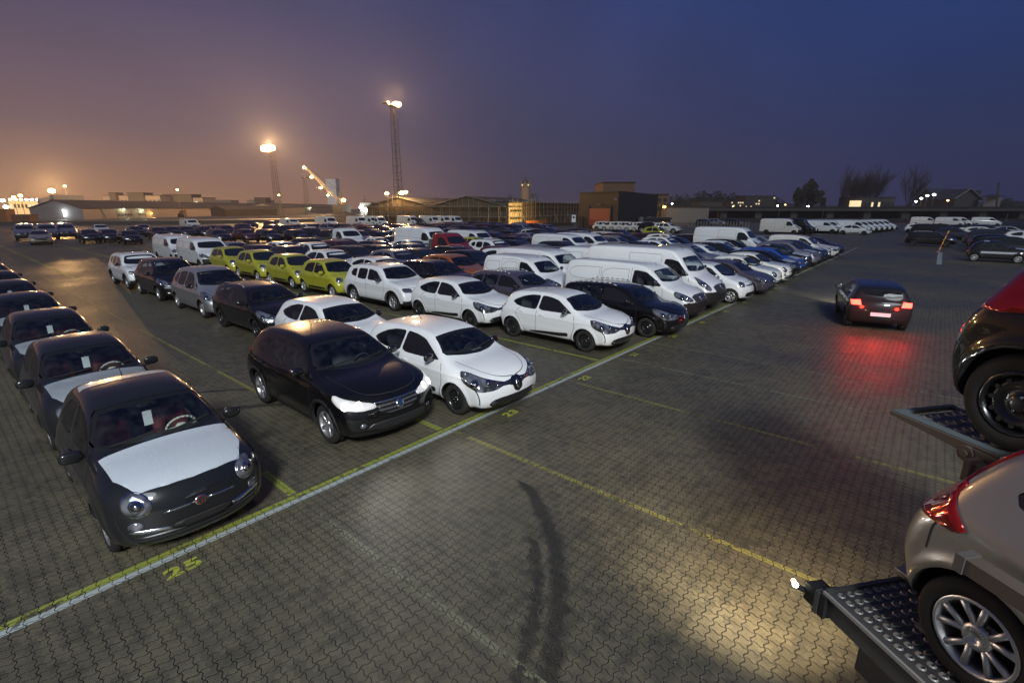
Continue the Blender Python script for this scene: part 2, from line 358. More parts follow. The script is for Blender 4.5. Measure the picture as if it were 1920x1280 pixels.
def patch(F,poly,view,off=.003,step=.05,border=0.0,thick=0.0,smooth_corner=0):
    """surface-following patch: returns verts, faces, material index per face"""
    if smooth_corner: poly=chaikin(poly,smooth_corner,.2)
    B=resample(poly,step); nb=len(B)
    lo=B.min(0); hi=B.max(0)
    gx,gz=np.meshgrid(np.arange(lo[0]+step*.5,hi[0],step),np.arange(lo[1]+step*.5,hi[1],step),indexing='ij')
    g=np.stack([gx.ravel(),gz.ravel()],1); sd=pinside(B,g) if len(g) else np.zeros(0)
    pts=[B]; 
    edges=[(i,(i+1)%nb) for i in range(nb)]
    if border>0:
        # inset loop
        nx=np.roll(B,-1,0)-np.roll(B,1,0); nx/=np.maximum(np.linalg.norm(nx,axis=1,keepdims=True),1e-9)
        nr=np.stack([-nx[:,1],nx[:,0]],1)
        if pinside(B,B[:1]+nr[:1]*border*.5)[0]>0: nr=-nr
        I=B+nr*border
        ok=pinside(B,I)<-border*.6
        I=I[ok]; pts.append(I); k=len(I)
        edges+=[(nb+i,nb+(i+1)%k) for i in range(k)]
        g=g[sd<-border-step*.35]
    else: g=g[sd<-step*.35]
    if len(g): pts.append(g)
    P=np.concatenate(pts)
    from mathutils.geometry import delaunay_2d_cdt
    r=delaunay_2d_cdt([Vector((float(a),float(b))) for a,b in P],edges,[],0,1e-6)
    v2=np.array([(v[0],v[1]) for v in r[0]]); tri=np.array([t for t in r[2]])
    c=v2[tri].mean(1); keep=pinside(B,c)<0; tri=tri[keep]; c=c[keep]
    fm=np.zeros(len(tri),int)
    if border>0: fm=(pinside(I,c)>0).astype(int)
    V=patch_pts(F,v2,view); N=F.grad(V); V=V+N*off
    # orient
    fn=np.cross(V[tri[:,1]]-V[tri[:,0]],V[tri[:,2]]-V[tri[:,0]])
    fl=(fn*N[tri[:,0]]).sum(1)<0; tri[fl]=tri[fl][:,::-1]
    V=list(V); T=[tuple(t) for t in tri]; fm=list(fm)
    if thick>0:
        cnt={}
        for t in T:
            for a,b in ((t[0],t[1]),(t[1],t[2]),(t[2],t[0])): cnt[(a,b)]=1
        bd=[(a,b) for (a,b) in cnt if (b,a) not in cnt]
        mp={}
        qs=list(dict.fromkeys(q for e_ in bd for q in e_)); qa=np.array([V[q] for q in qs]); qa=qa-F.grad(qa)*thick
        for q,v_ in zip(qs,qa): mp[q]=len(V); V.append(v_)
        for a,b in bd: T.append((b,a,mp[a],mp[b])); fm.append(0)
    return V,T,fm
def ribbon(F,line,view,w=.011,off=.002,step=.05):
    if len(line)>2:
        for _ in range(2):
            P=[np.array(line[0],float)]
            for a,b in zip(line[:-1],line[1:]): a=np.array(a,float); b=np.array(b,float); P+=[a*.75+b*.25,a*.25+b*.75]
            line=P+[np.array(line[-1],float)]
        step=min(step,.08)
    C=resample(line,step,False); C=C[np.concatenate([[True],np.linalg.norm(np.diff(C,axis=0),axis=1)>1e-4])]; d=np.gradient(C,axis=0); d/=np.maximum(np.linalg.norm(d,axis=1,keepdims=True),1e-9)
    nn=np.stack([-d[:,1],d[:,0]],1)*w/2
    A=patch_pts(F,C+nn,view); B=patch_pts(F,C-nn,view)
    A=A+F.grad(A)*off; B=B+F.grad(B)*off; n=len(C)
    return list(A)+list(B),[(i,i+1,n+i+1,n+i) for i in range(n-1)]
def mir(V,T): return [(v[0],-v[1],v[2]) for v in V],[tuple(t[::-1]) for t in T]
def ellip(c,a,b,n=20,rot=0,e=2.0):
    o=[]
    for k in range(n):
        t=2*math.pi*k/n; u=a*abs(math.cos(t))**(2/e)*(1 if math.cos(t)>=0 else -1); v=b*abs(math.sin(t))**(2/e)*(1 if math.sin(t)>=0 else -1)
        o.append((c[0]+u*math.cos(rot)-v*math.sin(rot), c[1]+u*math.sin(rot)+v*math.cos(rot)))
    return o
def boolean(base,cutters):
    for c in cutters:
        m=base.modifiers.new('b','BOOLEAN'); m.operation='DIFFERENCE'; m.solver='MANIFOLD'; m.object=c
    dg=bpy.context.evaluated_depsgraph_get(); ev=base.evaluated_get(dg)
    me=bpy.data.meshes.new_from_object(ev)
    base.modifiers.clear()
    return me
def prism(poly,axis,a,b):
    s=MB(); s.ext([tuple(p) for p in poly],axis,a,b); return s.build('cutter',M['dark'])
# ------------------------------------------------------------------ wheels, mirrors, small parts (cached meshes)
_cache={}
def wheel_meshes(r,w,style):
    key=(round(r,3),round(w,3),style)
    if key in _cache: return _cache[key]
    rr=r*(.66 if style!='steel' else .64); h=w/2
    t=MB()
    t.lathe([(rr,-h+.01),(rr+.02,-h),(r*.86,-h-.006),(r*.955,-h+.012),(r*.985,-h+.03),(r,-h+.05),(r,-.012),(r-.012,-.008),(r-.012,.008),(r,.012),(r,h-.05),(r*.985,h-.03),(r*.955,h-.012),(r*.86,h+.006),(rr+.02,h),(rr,h-.01),(rr-.01,0)],36,axis='y',closed=True)
    to=t.build('tyre_mesh',[M['rubber']],smooth=True)
    m=MB()   # rim, outer face towards +y
    m.lathe([(rr+.004,h-.006),(rr-.006,h+.002),(rr-.016,h-.004),(rr-.03,h-.05),(rr-.035,-h+.02),(rr,-h+.01)],32,axis='y',mi=0)
    m.lathe([(rr-.03,-.03),(.05,-.03)],24,axis='y',mi=1)       # dark brake/back disc
    if style=='steel':
        m.lathe([(rr-.028,h-.06),(rr-.045,h-.045),(rr-.06,h-.03),(r*.40,h-.022),(r*.34,h-.05),(r*.22,h-.055),(r*.17,h-.025),(r*.10,h-.02),(0.001,h-.02)],32,axis='y',mi=0)
        for k in range(12):
            a=2*math.pi*k/12; c=(r*.47*math.cos(a),h-.0235,r*.47*math.sin(a)); m.tube(c,(c[0],c[1]+.004,c[2]),.017,10,mi=1)
        for k in range(4):
            a=2*math.pi*(k+.5)/4; c=(r*.16*math.cos(a),h-.035,r*.16*math.sin(a)); m.tube(c,(c[0],c[1]+.022,c[2]),.011,6,mi=2)
    else:
        n={'alloy5':5,'alloy7':7,'alloyY':5,'alloy10':10}[style]
        m.lathe([(.075,h-.05),(.072,h-.022),(.055,h-.016),(.03,h-.014),(.028,h-.024),(.001,h-.024)],20,axis='y',mi=0)
        def spoke(a,b,w0,w1,dep=.0):
            # from hub angle a to rim angle b
            p0=Vector((.05*math.cos(a),0,.05*math.sin(a))); p1=Vector(((rr-.012)*math.cos(b),0,(rr-.012)*math.sin(b)))
            d=(p1-p0).normalized(); s=Vector((-d.z,0,d.x)); vs=[]
            for p,ww,yy in ((p0,w0,h-.022),(p0.lerp(p1,.5),(w0+w1)*.5,h-.016),(p1,w1,h-.006)):
                for q,e in ((-1,-.012),(-.55,0),(.55,0),(1,-.012)): vs.append((p.x+s.x*ww*q,yy+e,p.z+s.z*ww*q))
                for q in (1,-1): vs.append((p.x+s.x*ww*q*.8,yy-.045,p.z+s.z*ww*q*.8))
            fs=[(i*6+k,i*6+(k+1)%6,(i+1)*6+(k+1)%6,(i+1)*6+k) for i in range(2) for k in range(6)]+[(0,1,2,3,4,5)[::-1],(12,13,14,15,16,17)]
            m.add(vs,fs,0)
        for k in range(n):
            a=2*math.pi*k/n+.3
            if style=='alloyY': spoke(a,a-.30,.017,.019); spoke(a,a+.30,.017,.019)
            elif style=='alloy5': spoke(a,a,.030,.040)
            elif style=='alloy7': spoke(a,a,.020,.026)
            else: spoke(a,a,.013,.016)
            a2=a+math.pi/n; m.tube((.045*math.cos(a2),h-.03,.045*math.sin(a2)),(.045*math.cos(a2),h-.012,.045*math.sin(a2)),.008,6,mi=2)
    ro=m.build('rim_mesh',[M['rim_black'] if style=='steel' else M['alloy'],M['dark'],M['chrome']],smooth=False)
    for p in ro.data.polygons: p.use_smooth = len(p.vertices)==4
    res=(to.data,ro.data); bpy.data.objects.remove(to); bpy.data.objects.remove(ro)
    _cache[key]=res; return res
def add_wheels(root,sp,lod=0):
    r=sp.get('wr',.31); w=sp.get('ww',.19); y=sp['W']/2-w/2-.03
    for x in sp['ax']:
        for s in (1,-1):
            td,rd=wheel_meshes(r,w,sp.get('rim','alloy5'))
            t=bpy.data.objects.new('wheel',td); t.location=(x,s*y,r); t.rotation_euler=(0,random.uniform(0,6),0 if s>0 else math.pi)
            link(t,root); ro=bpy.data.objects.new('rim',rd); link(ro,t)
def superlump(c,a,b,d,e=.75,n=14,m=9,flat_back=False):
    vs=[];fs=[]
    sg=lambda v:math.copysign(abs(v)**e,v)
    for j in range(m+1):
        ph=-math.pi/2+math.pi*j/m
        for k in range(n):
            t=2*math.pi*k/n
            x=a*sg(math.cos(ph))*sg(math.cos(t)); y=b*sg(math.cos(ph))*sg(math.sin(t)); z=d*sg(math.sin(ph))
            if flat_back and x<0: x*=.25
            vs.append((c[0]+x,c[1]+y,c[2]+z))
    for j in range(m):
        for k in range(n): fs.append((j*n+k,j*n+(k+1)%n,(j+1)*n+(k+1)%n,(j+1)*n+k))
    return vs,fs
SLOT={}   # name-> material placeholders
def body_mesh(F,sp,h,shell=True):
    L,W,H=F.L,F.W,F.H
    lo=(-L/2-.06,-W/2-.06,.06); hi=(L/2+.06,W/2+.06,H+.08)
    V,Q=surface_nets(F,lo,hi,h); V=project(F,V)
    V=list(V);Q=[tuple(q) for q in Q]; nout=len(Q)
    if shell:
        t=.045; fl=sp.get('floor',.30); x0,x1=sp['cab']
        def fi(x,y,z):
            return np.maximum(np.maximum(F(x,y,z)+t,fl-z),np.maximum(x-x1,x0-x))
        V2,Q2=surface_nets(F,lo,hi,h*1.3,fn=fi)
        b=len(V); V+=list(V2); Q+=[tuple(b+i for i in q[::-1]) for q in Q2]
    return V,Q,nout
def build_car(sp,name,paint='paint',res=.032,lod=0):
    """returns root empty with parts; slot 0 of the body is the paint"""
    if id(sp) not in _cache: _cache[id(sp)]=Field(sp)
    F=_cache[id(sp)]; L,W,H=F.L,F.W,F.H; hw=W/2; pm=M[paint]
    root=empty(name)
    V,Q,nout=body_mesh(F,sp,res if lod==0 else .065,lod==0)
    fm=[0]*nout+[1]*(len(Q)-nout)
    base=mesh_obj('body',V,Q,[pm,M['dark'],M['black_plastic']],None,fm)
    wr=sp.get('wr',.31); cuts=[]
    for x in sp['ax']:
        c=[(x+(wr+.045)*math.cos(t*math.pi/16),wr+(wr+.045)*math.sin(t*math.pi/16)) for t in range(32)]
        for s in (1,-1): cuts.append(prism(c,'y',s*(hw-.30),s*(hw+.3)))
    wins=sp.get('win',[]); ws=sp.get('ws'); rw=sp.get('rw')
    def trap(q):
        z0,z1,w0,w1=q; n=6; top=[(w1-2*w1*i/n, z1-.03*abs(1-2*i/n)**2) for i in range(n+1)]
        return [(-w0,z0+.035),(-w0*.5,z0),(0,z0-.01),(w0*.5,z0),(w0,z0+.035)]+top
    if lod==0:
        for p in wins: cuts.append(prism(chaikin(p,2,.12),'y',-hw-.2,hw+.2))
        if ws: cuts.append(prism(chaikin(trap(ws),1,.12),'x',sp['wsx'],L/2+.3))
        if rw: cuts.append(prism(chaikin(trap(rw),1,.12),'x',-L/2-.3,sp['rwx']))
    me=boolean(base,cuts)
    for c in cuts: bpy.data.objects.remove(c)
    bpy.data.objects.remove(base); base=None
    # boolean result + seams as extra faces
    nv=len(me.vertices); co=np.empty(nv*3); me.vertices.foreach_get('co',co); co=co.reshape(-1,3)
    Vb=list(co); Fb=[tuple(p.vertices) for p in me.polygons]; mb=[min(p.material_index,2) for p in me.polygons]
    if sp.get('clad'):   # lower unpainted plastic
        zc=sp['clad']
        cen=np.array([co[list(f)].mean(0) for f in Fb])
        for i,c in enumerate(cen):
            if mb[i]==0:
                r=min(math.hypot(c[0]-x,c[2]-wr) for x in sp['ax'])
                if c[2]<zc or (sp.get('cladarch') and r<wr+.045+sp['cladarch'] and abs(c[1])>hw*.75) or (sp.get('cladend') and c[0]>L/2-sp['cladend'][0] and c[2]<sp['cladend'][1]): mb[i]=2
    def addp(V,T,mi):
        b=len(Vb); Vb.extend(V); Fb.extend([tuple(b+i for i in t) for t in T]); mb.extend([mi]*len(T))
    for ln in sp.get('seams',[]):
        v,t=ribbon(F,ln,'side'); addp(v,t,1); v,t=mir(v,t); addp(v,t,1)
    for ln in sp.get('tseams',[]):
        v,t=ribbon(F,ln,'top'); addp(v,t,1); v,t=mir(v,t); addp(v,t,1)
    for ln in sp.get('fseams',[]):
        v,t=ribbon(F,ln,0); addp(v,t,1); v,t=mir(v,t); addp(v,t,1)
    body=mesh_obj('body',Vb,Fb,[pm,M['dark'],M['black_plastic']],root,mb)
    body.data.set_sharp_from_angle(angle=math.radians(38))
    bpy.data.meshes.remove(me)
    body.material_slots[0].link='OBJECT'; body.material_slots[0].material=pm
    # glass
    st=.07 if lod==0 else .14; gm=[M['glass'] if lod==0 else M['glass_dark'],M['rubber_trim']]
    def put(nm,poly,view,mats,off=.003,both=False,thick=0,border=0,step=st,par=None,sc=1):
        v,t,m=patch(F,poly,view,off,step,border,thick,sc)
        o=mesh_obj(nm,v,t,mats,par or root,m); out=[o]
        if both:
            v2,t2=mir(v,t); o2=mesh_obj(nm,v2,t2,mats,par or root,m); out.append(o2)
        return out
    gm2=gm
    off=-.004 if lod==0 else .004
    for p in wins: put('side_window',p,'side',gm2,off,True,0,.022)
    if ws: put('windscreen',trap(ws),0,gm2,off,False,0,.035)
    if rw: put('rear_window',trap(rw),180,gm2,off,False,0,.04)
    if sp.get('rwpanel'): put('rear_window',sp['rwpanel'],180,gm2,.004,True,0,.03)
    # lights etc.
    for (nm,poly,view,mat,both,offs,th) in sp.get('pat',[]):
        os_=put(nm,poly,view,[M[mat]],offs,both,th,step=.045 if lod==0 else .09,sc=1)
        if nm=='headlight' and lod==0:      # two round lenses behind the cover
            pa=np.array(poly); c=pa.mean(0); ex=pa.max(0)-pa.min(0)
            for kk,(fx,rr) in enumerate(((-.15,.23),(.14,.19))):
                if ex[0]<.3 and kk: break
                R_=min(rr*ex[1],.075) if ex[0]>=.3 else ex[1]*.28
                cc=(c[0]+(fx*ex[0] if ex[0]>=.3 else 0),c[1]-.01)
                for q,(rad,mt,of) in enumerate(((R_,'chrome',.004),(R_*.72,'lens_dark',.009),(R_*.42,'chrome',.013))):
                    v,t,m_=patch(F,ellip(cc,rad,rad,14),view,offs+of,.06,0,.004)
                    mesh_obj('lamp_lens',v,t,[M[mt]],os_[0]); v,t=mir(v,t); mesh_obj('lamp_lens',v,t,[M[mt]],os_[1])
    if sp.get('archtrim'):
        R=wr+.048; w_=sp['archtrim']
        for x in sp['ax']:
            arc=[(x+(R+w_)*math.cos(a),wr+(R+w_)*math.sin(a)) for a in np.linspace(-.25,math.pi+.25,20)]+[(x+R*math.cos(a),wr+R*math.sin(a)) for a in np.linspace(math.pi+.25,-.25,20)]
            arc=[p for p in arc if p[1]>.24]
            v,t,m_=patch(F,arc,'side',.012,.05,0,.014); mesh_obj('arch_trim',v,t,[M['black_plastic']],root); v,t=mir(v,t); mesh_obj('arch_trim',v,t,[M['black_plastic']],root)
    add_wheels(root,sp,lod)
    # mirrors
    mx,mz=sp['mir']
    for s in (1,-1):
        p=patch_pts(F,np.array([[mx,mz]]),'side')[0]; y=p[1]
        v,f=superlump((mx,s*(y+.13),mz+.045),.055,.115,.075,.7,flat_back=True)
        mo=mesh_obj('side_mirror',v,f,[M[sp.get('mirmat','black_gloss')],M['black_plastic']],root)
        mo.material_slots[0].link='OBJECT'; mo.material_slots[0].material=pm if sp.get('mirpaint') else M[sp.get('mirmat','black_gloss')]
        if lod==0:
            b=MB(); b.box(mx-.02,mx+.03,min(s*(y-.02),s*(y+.09)),max(s*(y-.02),s*(y+.09)),mz-.035,mz-.005,0); b.build('mirror_foot',[M['black_plastic']],mo)
            if s: 
                g=MB(); g.add([(mx-.0145,s*(y+.04),mz-.005),(mx-.0145,s*(y+.21),mz+.0),(mx-.0145,s*(y+.21),mz+.095),(mx-.0145,s*(y+.04),mz+.09)],[(0,1,2,3)],0); g.build('mirror_glass',[M['chrome']],mo)
    for (x,z) in sp.get('handles',[]):
        for s in (1,-1):
            p=patch_pts(F,np.array([[x,z]]),'side')[0]
            v,f=superlump((x,s*(p[1]+.012),z),.085,.018,.018,.8,10,6)
            o=mesh_obj('door_handle',v,f,[pm],root); o.material_slots[0].link='OBJECT'; o.material_slots[0].material=pm if sp.get('hpaint',True) else M['black_plastic']
    if lod==0:
        # roof aerial
        zt=ray_hit(F,np.array([[sp.get('aer',-.9),0,0]]),np.array([0,0,1.]),H+.1,.4)[0][0]
        b=MB(); b.tube(zt,zt+np.array([-.09,0,.10]),.008,6,0,.004); b.build('aerial',[M['black_plastic']],root)
        # wipers on the windscreen
        if ws:
            z0=ws[0]+.035; w0=ws[2]
            for (a,bq) in (((-w0*.75,z0),( w0*.02,z0+.045)),((-w0*.02,z0),(w0*.78,z0+.04))):
                v,t=ribbon(F,[a,bq],0,.018,.015); o=mesh_obj('wiper',v,t,[M['black_plastic']],root)
        # interior
        if sp.get('cabseat'):
            sx,sz,n=sp['cabseat']
            for row in range(n):
                for s in (1,-1):
                    x=sx-row*.82; y=s*(hw*.42); b=MB()
                    v,f=superlump((x,y,sz),.26,.23,.09,.5,12,6); b.add(v,f)
                    def T(p): return p
                    v,f=superlump((0,0,0),.07,.22,.31,.5,12,8); c,sn=math.cos(-.32),math.sin(-.32)
                    b.add([(x-.26+q[0]*c+q[2]*sn, y+q[1], sz+.30-q[0]*sn+q[2]*c) for q in v],f)
                    v,f=superlump((x-.38,y,sz+.66),.045,.13,.085,.6,10,6); b.add(v,f)
                    b.build('seat',[M[sp.get('seatm','seat')]],root,smooth=True)
            dx,dz=sp['dash']
            b=MB(); v,f=superlump((dx,0,dz),.30,hw*.82,.12,.4,16,6); b.add(v,f); b.build('dashboard',[M['dash']],root,smooth=True)
            b=MB(); cx,cy,cz=dx-.34,hw*.40,dz+.06; n=20; R=.18; tl=math.radians(25)
            ring=[]
            for k in range(n):
                t=2*math.pi*k/n; u=R*math.cos(t); v_=R*math.sin(t); ring.append((cx+v_*math.sin(tl), cy+u, cz+v_*math.cos(tl)))
            for k in range(n): b.tube(ring[k],ring[(k+1)%n],.015,6)
            for k in (0,10,15): b.tube((cx,cy,cz),ring[k],.018,6)
            v,f=superlump((cx,cy,cz),.03,.07,.06,.7,8,6); b.add(v,f)
            b.build('steering_wheel',[M[sp.get('wheelm','dash')]],root,smooth=True)
            # rear view mirror
            zc=sp['ws'][1]-.07; p=patch_pts(F,np.array([[0,zc]]),0)[0]
            v,f=superlump((p[0]-.10,0,zc-.01),.015,.11,.035,.6,10,6); b=MB(); b.add(v,f); b.tube((p[0]-.02,0,zc+.03),(p[0]-.1,0,zc),.01,6); b.build('rear_view_mirror',[M['black_plastic']],root)
    if sp.get('rails'):
        x0,x1,y0=sp['rails']
        for s in (1,-1):
            b=MB(); xs=np.linspace(x0,x1,9); pr=None
            for i,x in enumerate(xs):
                z=ray_hit(F,np.array([[x,y0,0]]),np.array([0,0,1.]),H+.1,.4)[0][0][2]; up=.045 if 0<i<8 else .0
                q=(x,s*y0,z+up)
                if pr: b.tube(pr,q,.016,6)
                pr=q
            b.build('roof_rail',[M[sp.get('railm','alloy')]],root,smooth=True)
    return root,F
SP={}
def sec(W,H,belt,top=.60,bot=.80):
    h=W/2
    return [(h*bot,.16),(h*.965,.27),(h*1.03,.55),(h*1.01,belt-.12),(h*.93,belt+.02),(h*(top+.11),H-.10),(h*top,H+.12)]
def hatch(L,W,H,wb,fo,belt=.98,wr=.31,cowl=.95,wst=.12,bon=.88,tail=None,**k):
    """fo = front overhang; returns a spec for a car of ordinary proportions"""
    xf=L/2-fo; ax=(xf,xf-wb); hL=L/2
    cx=xf-.33 if cowl is None else cowl
    rt=k.pop('rt',-hL+.42); 
    side=k.pop('side',None) or [(-hL+.22,.20),(-hL+.03,.32),(-hL-.02,.62),(-hL+.04,.90),(-hL+.14,1.02),(rt-.10,H-.13),(rt+.25,H-.03),(-.45,H+.02),(wst,H-.01),((wst+cx)/2,(H+belt)/2+.08),(cx,belt+.06),((cx+hL)/2,bon+.06),(hL-.17,bon-.06),(hL+.01,.62),(hL+.01,.36),(hL-.12,.20)]
    d=dict(L=L,W=W,H=H,ax=ax,wr=wr,belt=belt,side=side,sec=sec(W,H,belt,k.pop('top',.60)),cab=(-hL+.25,cx+.12),
      ws=(belt+.08,H-.075,W/2*.84,W/2*.65),wsx=wst-.25,rw=(belt+.10,H-.14,W/2*.70,W/2*.58),rwx=-hL+.85,
      mir=(cx-.42,belt+.03),crease=(belt-.17,-.02),cabseat=(wst-.25,.52,2),dash=(cx-.26,belt-.13),aer=-.75)
    d.update(k); return d
# --- supermini: white five-door hatchback
SP['hatch']=hatch(4.06,1.73,1.45,2.59,.86,belt=.97,wr=.31,cowl=.98,wst=.14,bon=.90,rim='steel',rt=-1.62,mirpaint=False,kf=.27,tp=.07,
  win=[[(.74,.985),(.50,1.12),(.16,1.30),(-.12,1.35),(-.42,1.365),(-.45,.965)],[(-.51,.965),(-.47,1.365),(-.80,1.35),(-1.10,1.28),(-1.36,1.17),(-1.44,1.10),(-1.28,1.02),(-1.0,.975)]],
  seams=[[(.80,.95),(.86,.75),(.80,.45),(.70,.27)],[(-.48,.95),(-.50,.27)],[(-1.10,.97),(-1.28,.80),(-1.12,.62),(-.98,.40),(-.86,.27)],[(-.86,.265),(.70,.265)]],
  tseams=[[(1.02,.66),(1.4,.62),(1.72,.50),(1.88,.30),(1.93,0)]],fseams=[[(.86,.70),(.80,.35)]],
  handles=[(-.28,.84),(-1.02,.86)],
  pat=[('headlight',[(-.36,.80),(-.30,.70),(-.06,.60),(.26,.60),(.50,.68),(.44,.71),(.10,.80),(-.22,.90),(-.36,.91)],38,'headlamp',True,.006,.012),
       ('grille',[(-.50,.655),(-.14,.64),(-.11,.52),(0,.47),(.11,.52),(.14,.64),(.50,.655),(.50,.70),(.13,.72),(.08,.76),(-.08,.76),(-.13,.72),(-.50,.70)],0,'black_gloss',False,.006,.01),
       ('badge',[(0,.50),(.055,.615),(0,.73),(-.055,.615)],0,'chrome',False,.018,.012),
       ('badge',[(.0,.55),(.028,.615),(0,.68),(-.028,.615)],0,'black_gloss',False,.0205,.004),
       ('grille_strip',[(.13,.676),(.48,.672),(.48,.686),(.13,.69)],0,'chrome',True,.012,.006),
       ('air_intake',[(-.66,.34),(-.55,.27),(.55,.27),(.66,.34),(.60,.42),(.40,.455),(-.40,.455),(-.60,.42)],0,'intake',False,.005,.008),
       ('fog_lamp',ellip((.56,.355),.042,.042,12),0,'headlamp',True,.012,.01),
       ('side_trim',[(.62,.33),(-.70,.29),(-.74,.33),(-.30,.38),(.30,.42),(.66,.46)],'side','black_plastic',True,.006,.008),
       ('tail_light',[(.30,.86),(.58,.88),(.66,1.0),(.40,.98)],150,'taillamp',True,.008,.01)])
# --- retro three-door mini car
SP['retro']=dict(L=3.55,W=1.63,H=1.49,ax=(1.02,-1.28),wr=.295,belt=.96,ww=.18,pe=2.6,kf=.36,kr=.24,r=.13,ck=.25,tp=.13,crown=.06,
  side=[(-1.5,.20),(-1.74,.30),(-1.80,.60),(-1.74,.88),(-1.60,1.06),(-1.40,1.33),(-1.15,1.46),(-.55,1.53),(-.05,1.49),(.30,1.34),(.60,1.15),(.80,1.06),(1.22,1.02),(1.60,.93),(1.765,.74),(1.81,.44),(1.80,.27),(1.66,.17)],
  sec=[(.66,.16),(.80,.27),(.85,.52),(.82,.80),(.755,.95),(.60,1.36),(.50,1.62)],cab=(-1.5,.86),floor=.30,
  ws=(1.055,1.425,.70,.54),wsx=-.25,rw=(1.10,1.38,.54,.42),rwx=-1.0,mir=(.50,1.0),mirpaint=True,crease=(.74,-.03),
  cabseat=(-.15,.52,2),dash=(.52,.86),aer=-.95,rim='alloy10',seatm='seat_red',wheelm='ivory',
  win=[[(.62,.985),(.44,1.12),(.22,1.27),(-.05,1.365),(-.36,1.385),(-.40,.97)],[(-.47,.97),(-.43,1.385),(-.80,1.35),(-1.05,1.20),(-1.18,1.03),(-1.08,.99)]],
  seams=[[(.66,.96),(.74,.80),(.70,.45),(.62,.26)],[(-.44,.95),(-.48,.60),(-.50,.26)],[(-.50,.26),(.62,.26)]],
  handles=[(-.26,.86)],
  pat=[('headlight',ellip((.555,.735),.112,.115,22),0,'headlamp',True,.014,.02),
       ('headlight_ring',ellip((.555,.735),.127,.130,22),0,'chrome',True,.004,.01),
       ('fog_lamp',ellip((.60,.515),.062,.052,16),0,'headlamp',True,.010,.012),
       ('bumper_trim',[(.30,.40),(.66,.44),(.66,.475),(.30,.445)],0,'chrome',True,.012,.014),
       ('air_intake',[(-.56,.275),(.56,.275),(.62,.33),(.58,.395),(-.58,.395),(-.62,.33)],0,'intake',False,.004,.006),
       ('licence_plate',[(-.30,.385),(.30,.385),(.30,.475),(-.30,.475)],0,'black_plastic',False,.022,.014),
       ('nose_strip',[(.07,.605),(.36,.597),(.36,.615),(.07,.63)],0,'chrome',True,.010,.008),
       ('badge',ellip((0,.615),.068,.056,18),0,'chrome',False,.014,.01),
       ('badge',ellip((0,.615),.056,.045,18),0,'red_enamel',False,.018,.004),
       ('tail_light',ellip((.60,.80),.05,.12,14),180,'taillamp',True,.008,.01)])
# --- boxy light off-roader
SP['suv']=hatch(4.32,1.82,1.62,2.67,.84,belt=1.07,wr=.345,cowl=.98,wst=.22,bon=1.02,rim='alloy5',rt=-1.72,ww=.21,kf=.16,kr=.12,pe=3.2,tp=.05,r=.075,top=.66,
  clad=.36,archtrim=.07,cladend=(.22,.46),rails=(-1.25,.12,.56),mirmat='black_gloss',railm='alloy',
  win=[[(.72,1.085),(.50,1.22),(.22,1.42),(-.10,1.47),(-.30,1.48),(-.32,1.06)],[(-.40,1.06),(-.38,1.48),(-.98,1.47),(-1.02,1.08)],[(-1.12,1.12),(-1.10,1.45),(-1.38,1.42),(-1.52,1.26),(-1.42,1.16)]],
  seams=[[(.80,1.05),(.84,.8),(.72,.40)],[(-.36,1.05),(-.36,.40)],[(-1.06,1.05),(-1.22,.85),(-1.02,.62),(-.92,.40)],[(-.92,.39),(.72,.39)]],
  tseams=[[(1.02,.70),(1.5,.66),(1.85,.62),(1.97,.5),(2.02,0)]],handles=[(-.16,.93),(-.95,.93)],
  pat=[('headlight',[(.50,.74),(.50,.90),(.84,.92),(.86,.77)],0,'headlamp',True,.008,.012),
       ('grille',[(-.44,.70),(.44,.70),(.44,.87),(-.44,.87)],0,'grille',False,.008,.01),
       ('grille_strip',[(-.42,.775),(.42,.775),(.42,.795),(-.42,.795)],0,'chrome',False,.018,.01),
       ('air_intake',[(-.60,.32),(.60,.32),(.64,.44),(.5,.56),(-.5,.56),(-.64,.44)],0,'intake',False,.006,.008),
       ('fog_lamp',ellip((.62,.46),.05,.045,12),0,'headlamp',True,.012,.01),
       ('tail_light',[(.66,.84),(.82,.84),(.80,1.08),(.68,1.08)],180,'taillamp',True,.008,.01)])
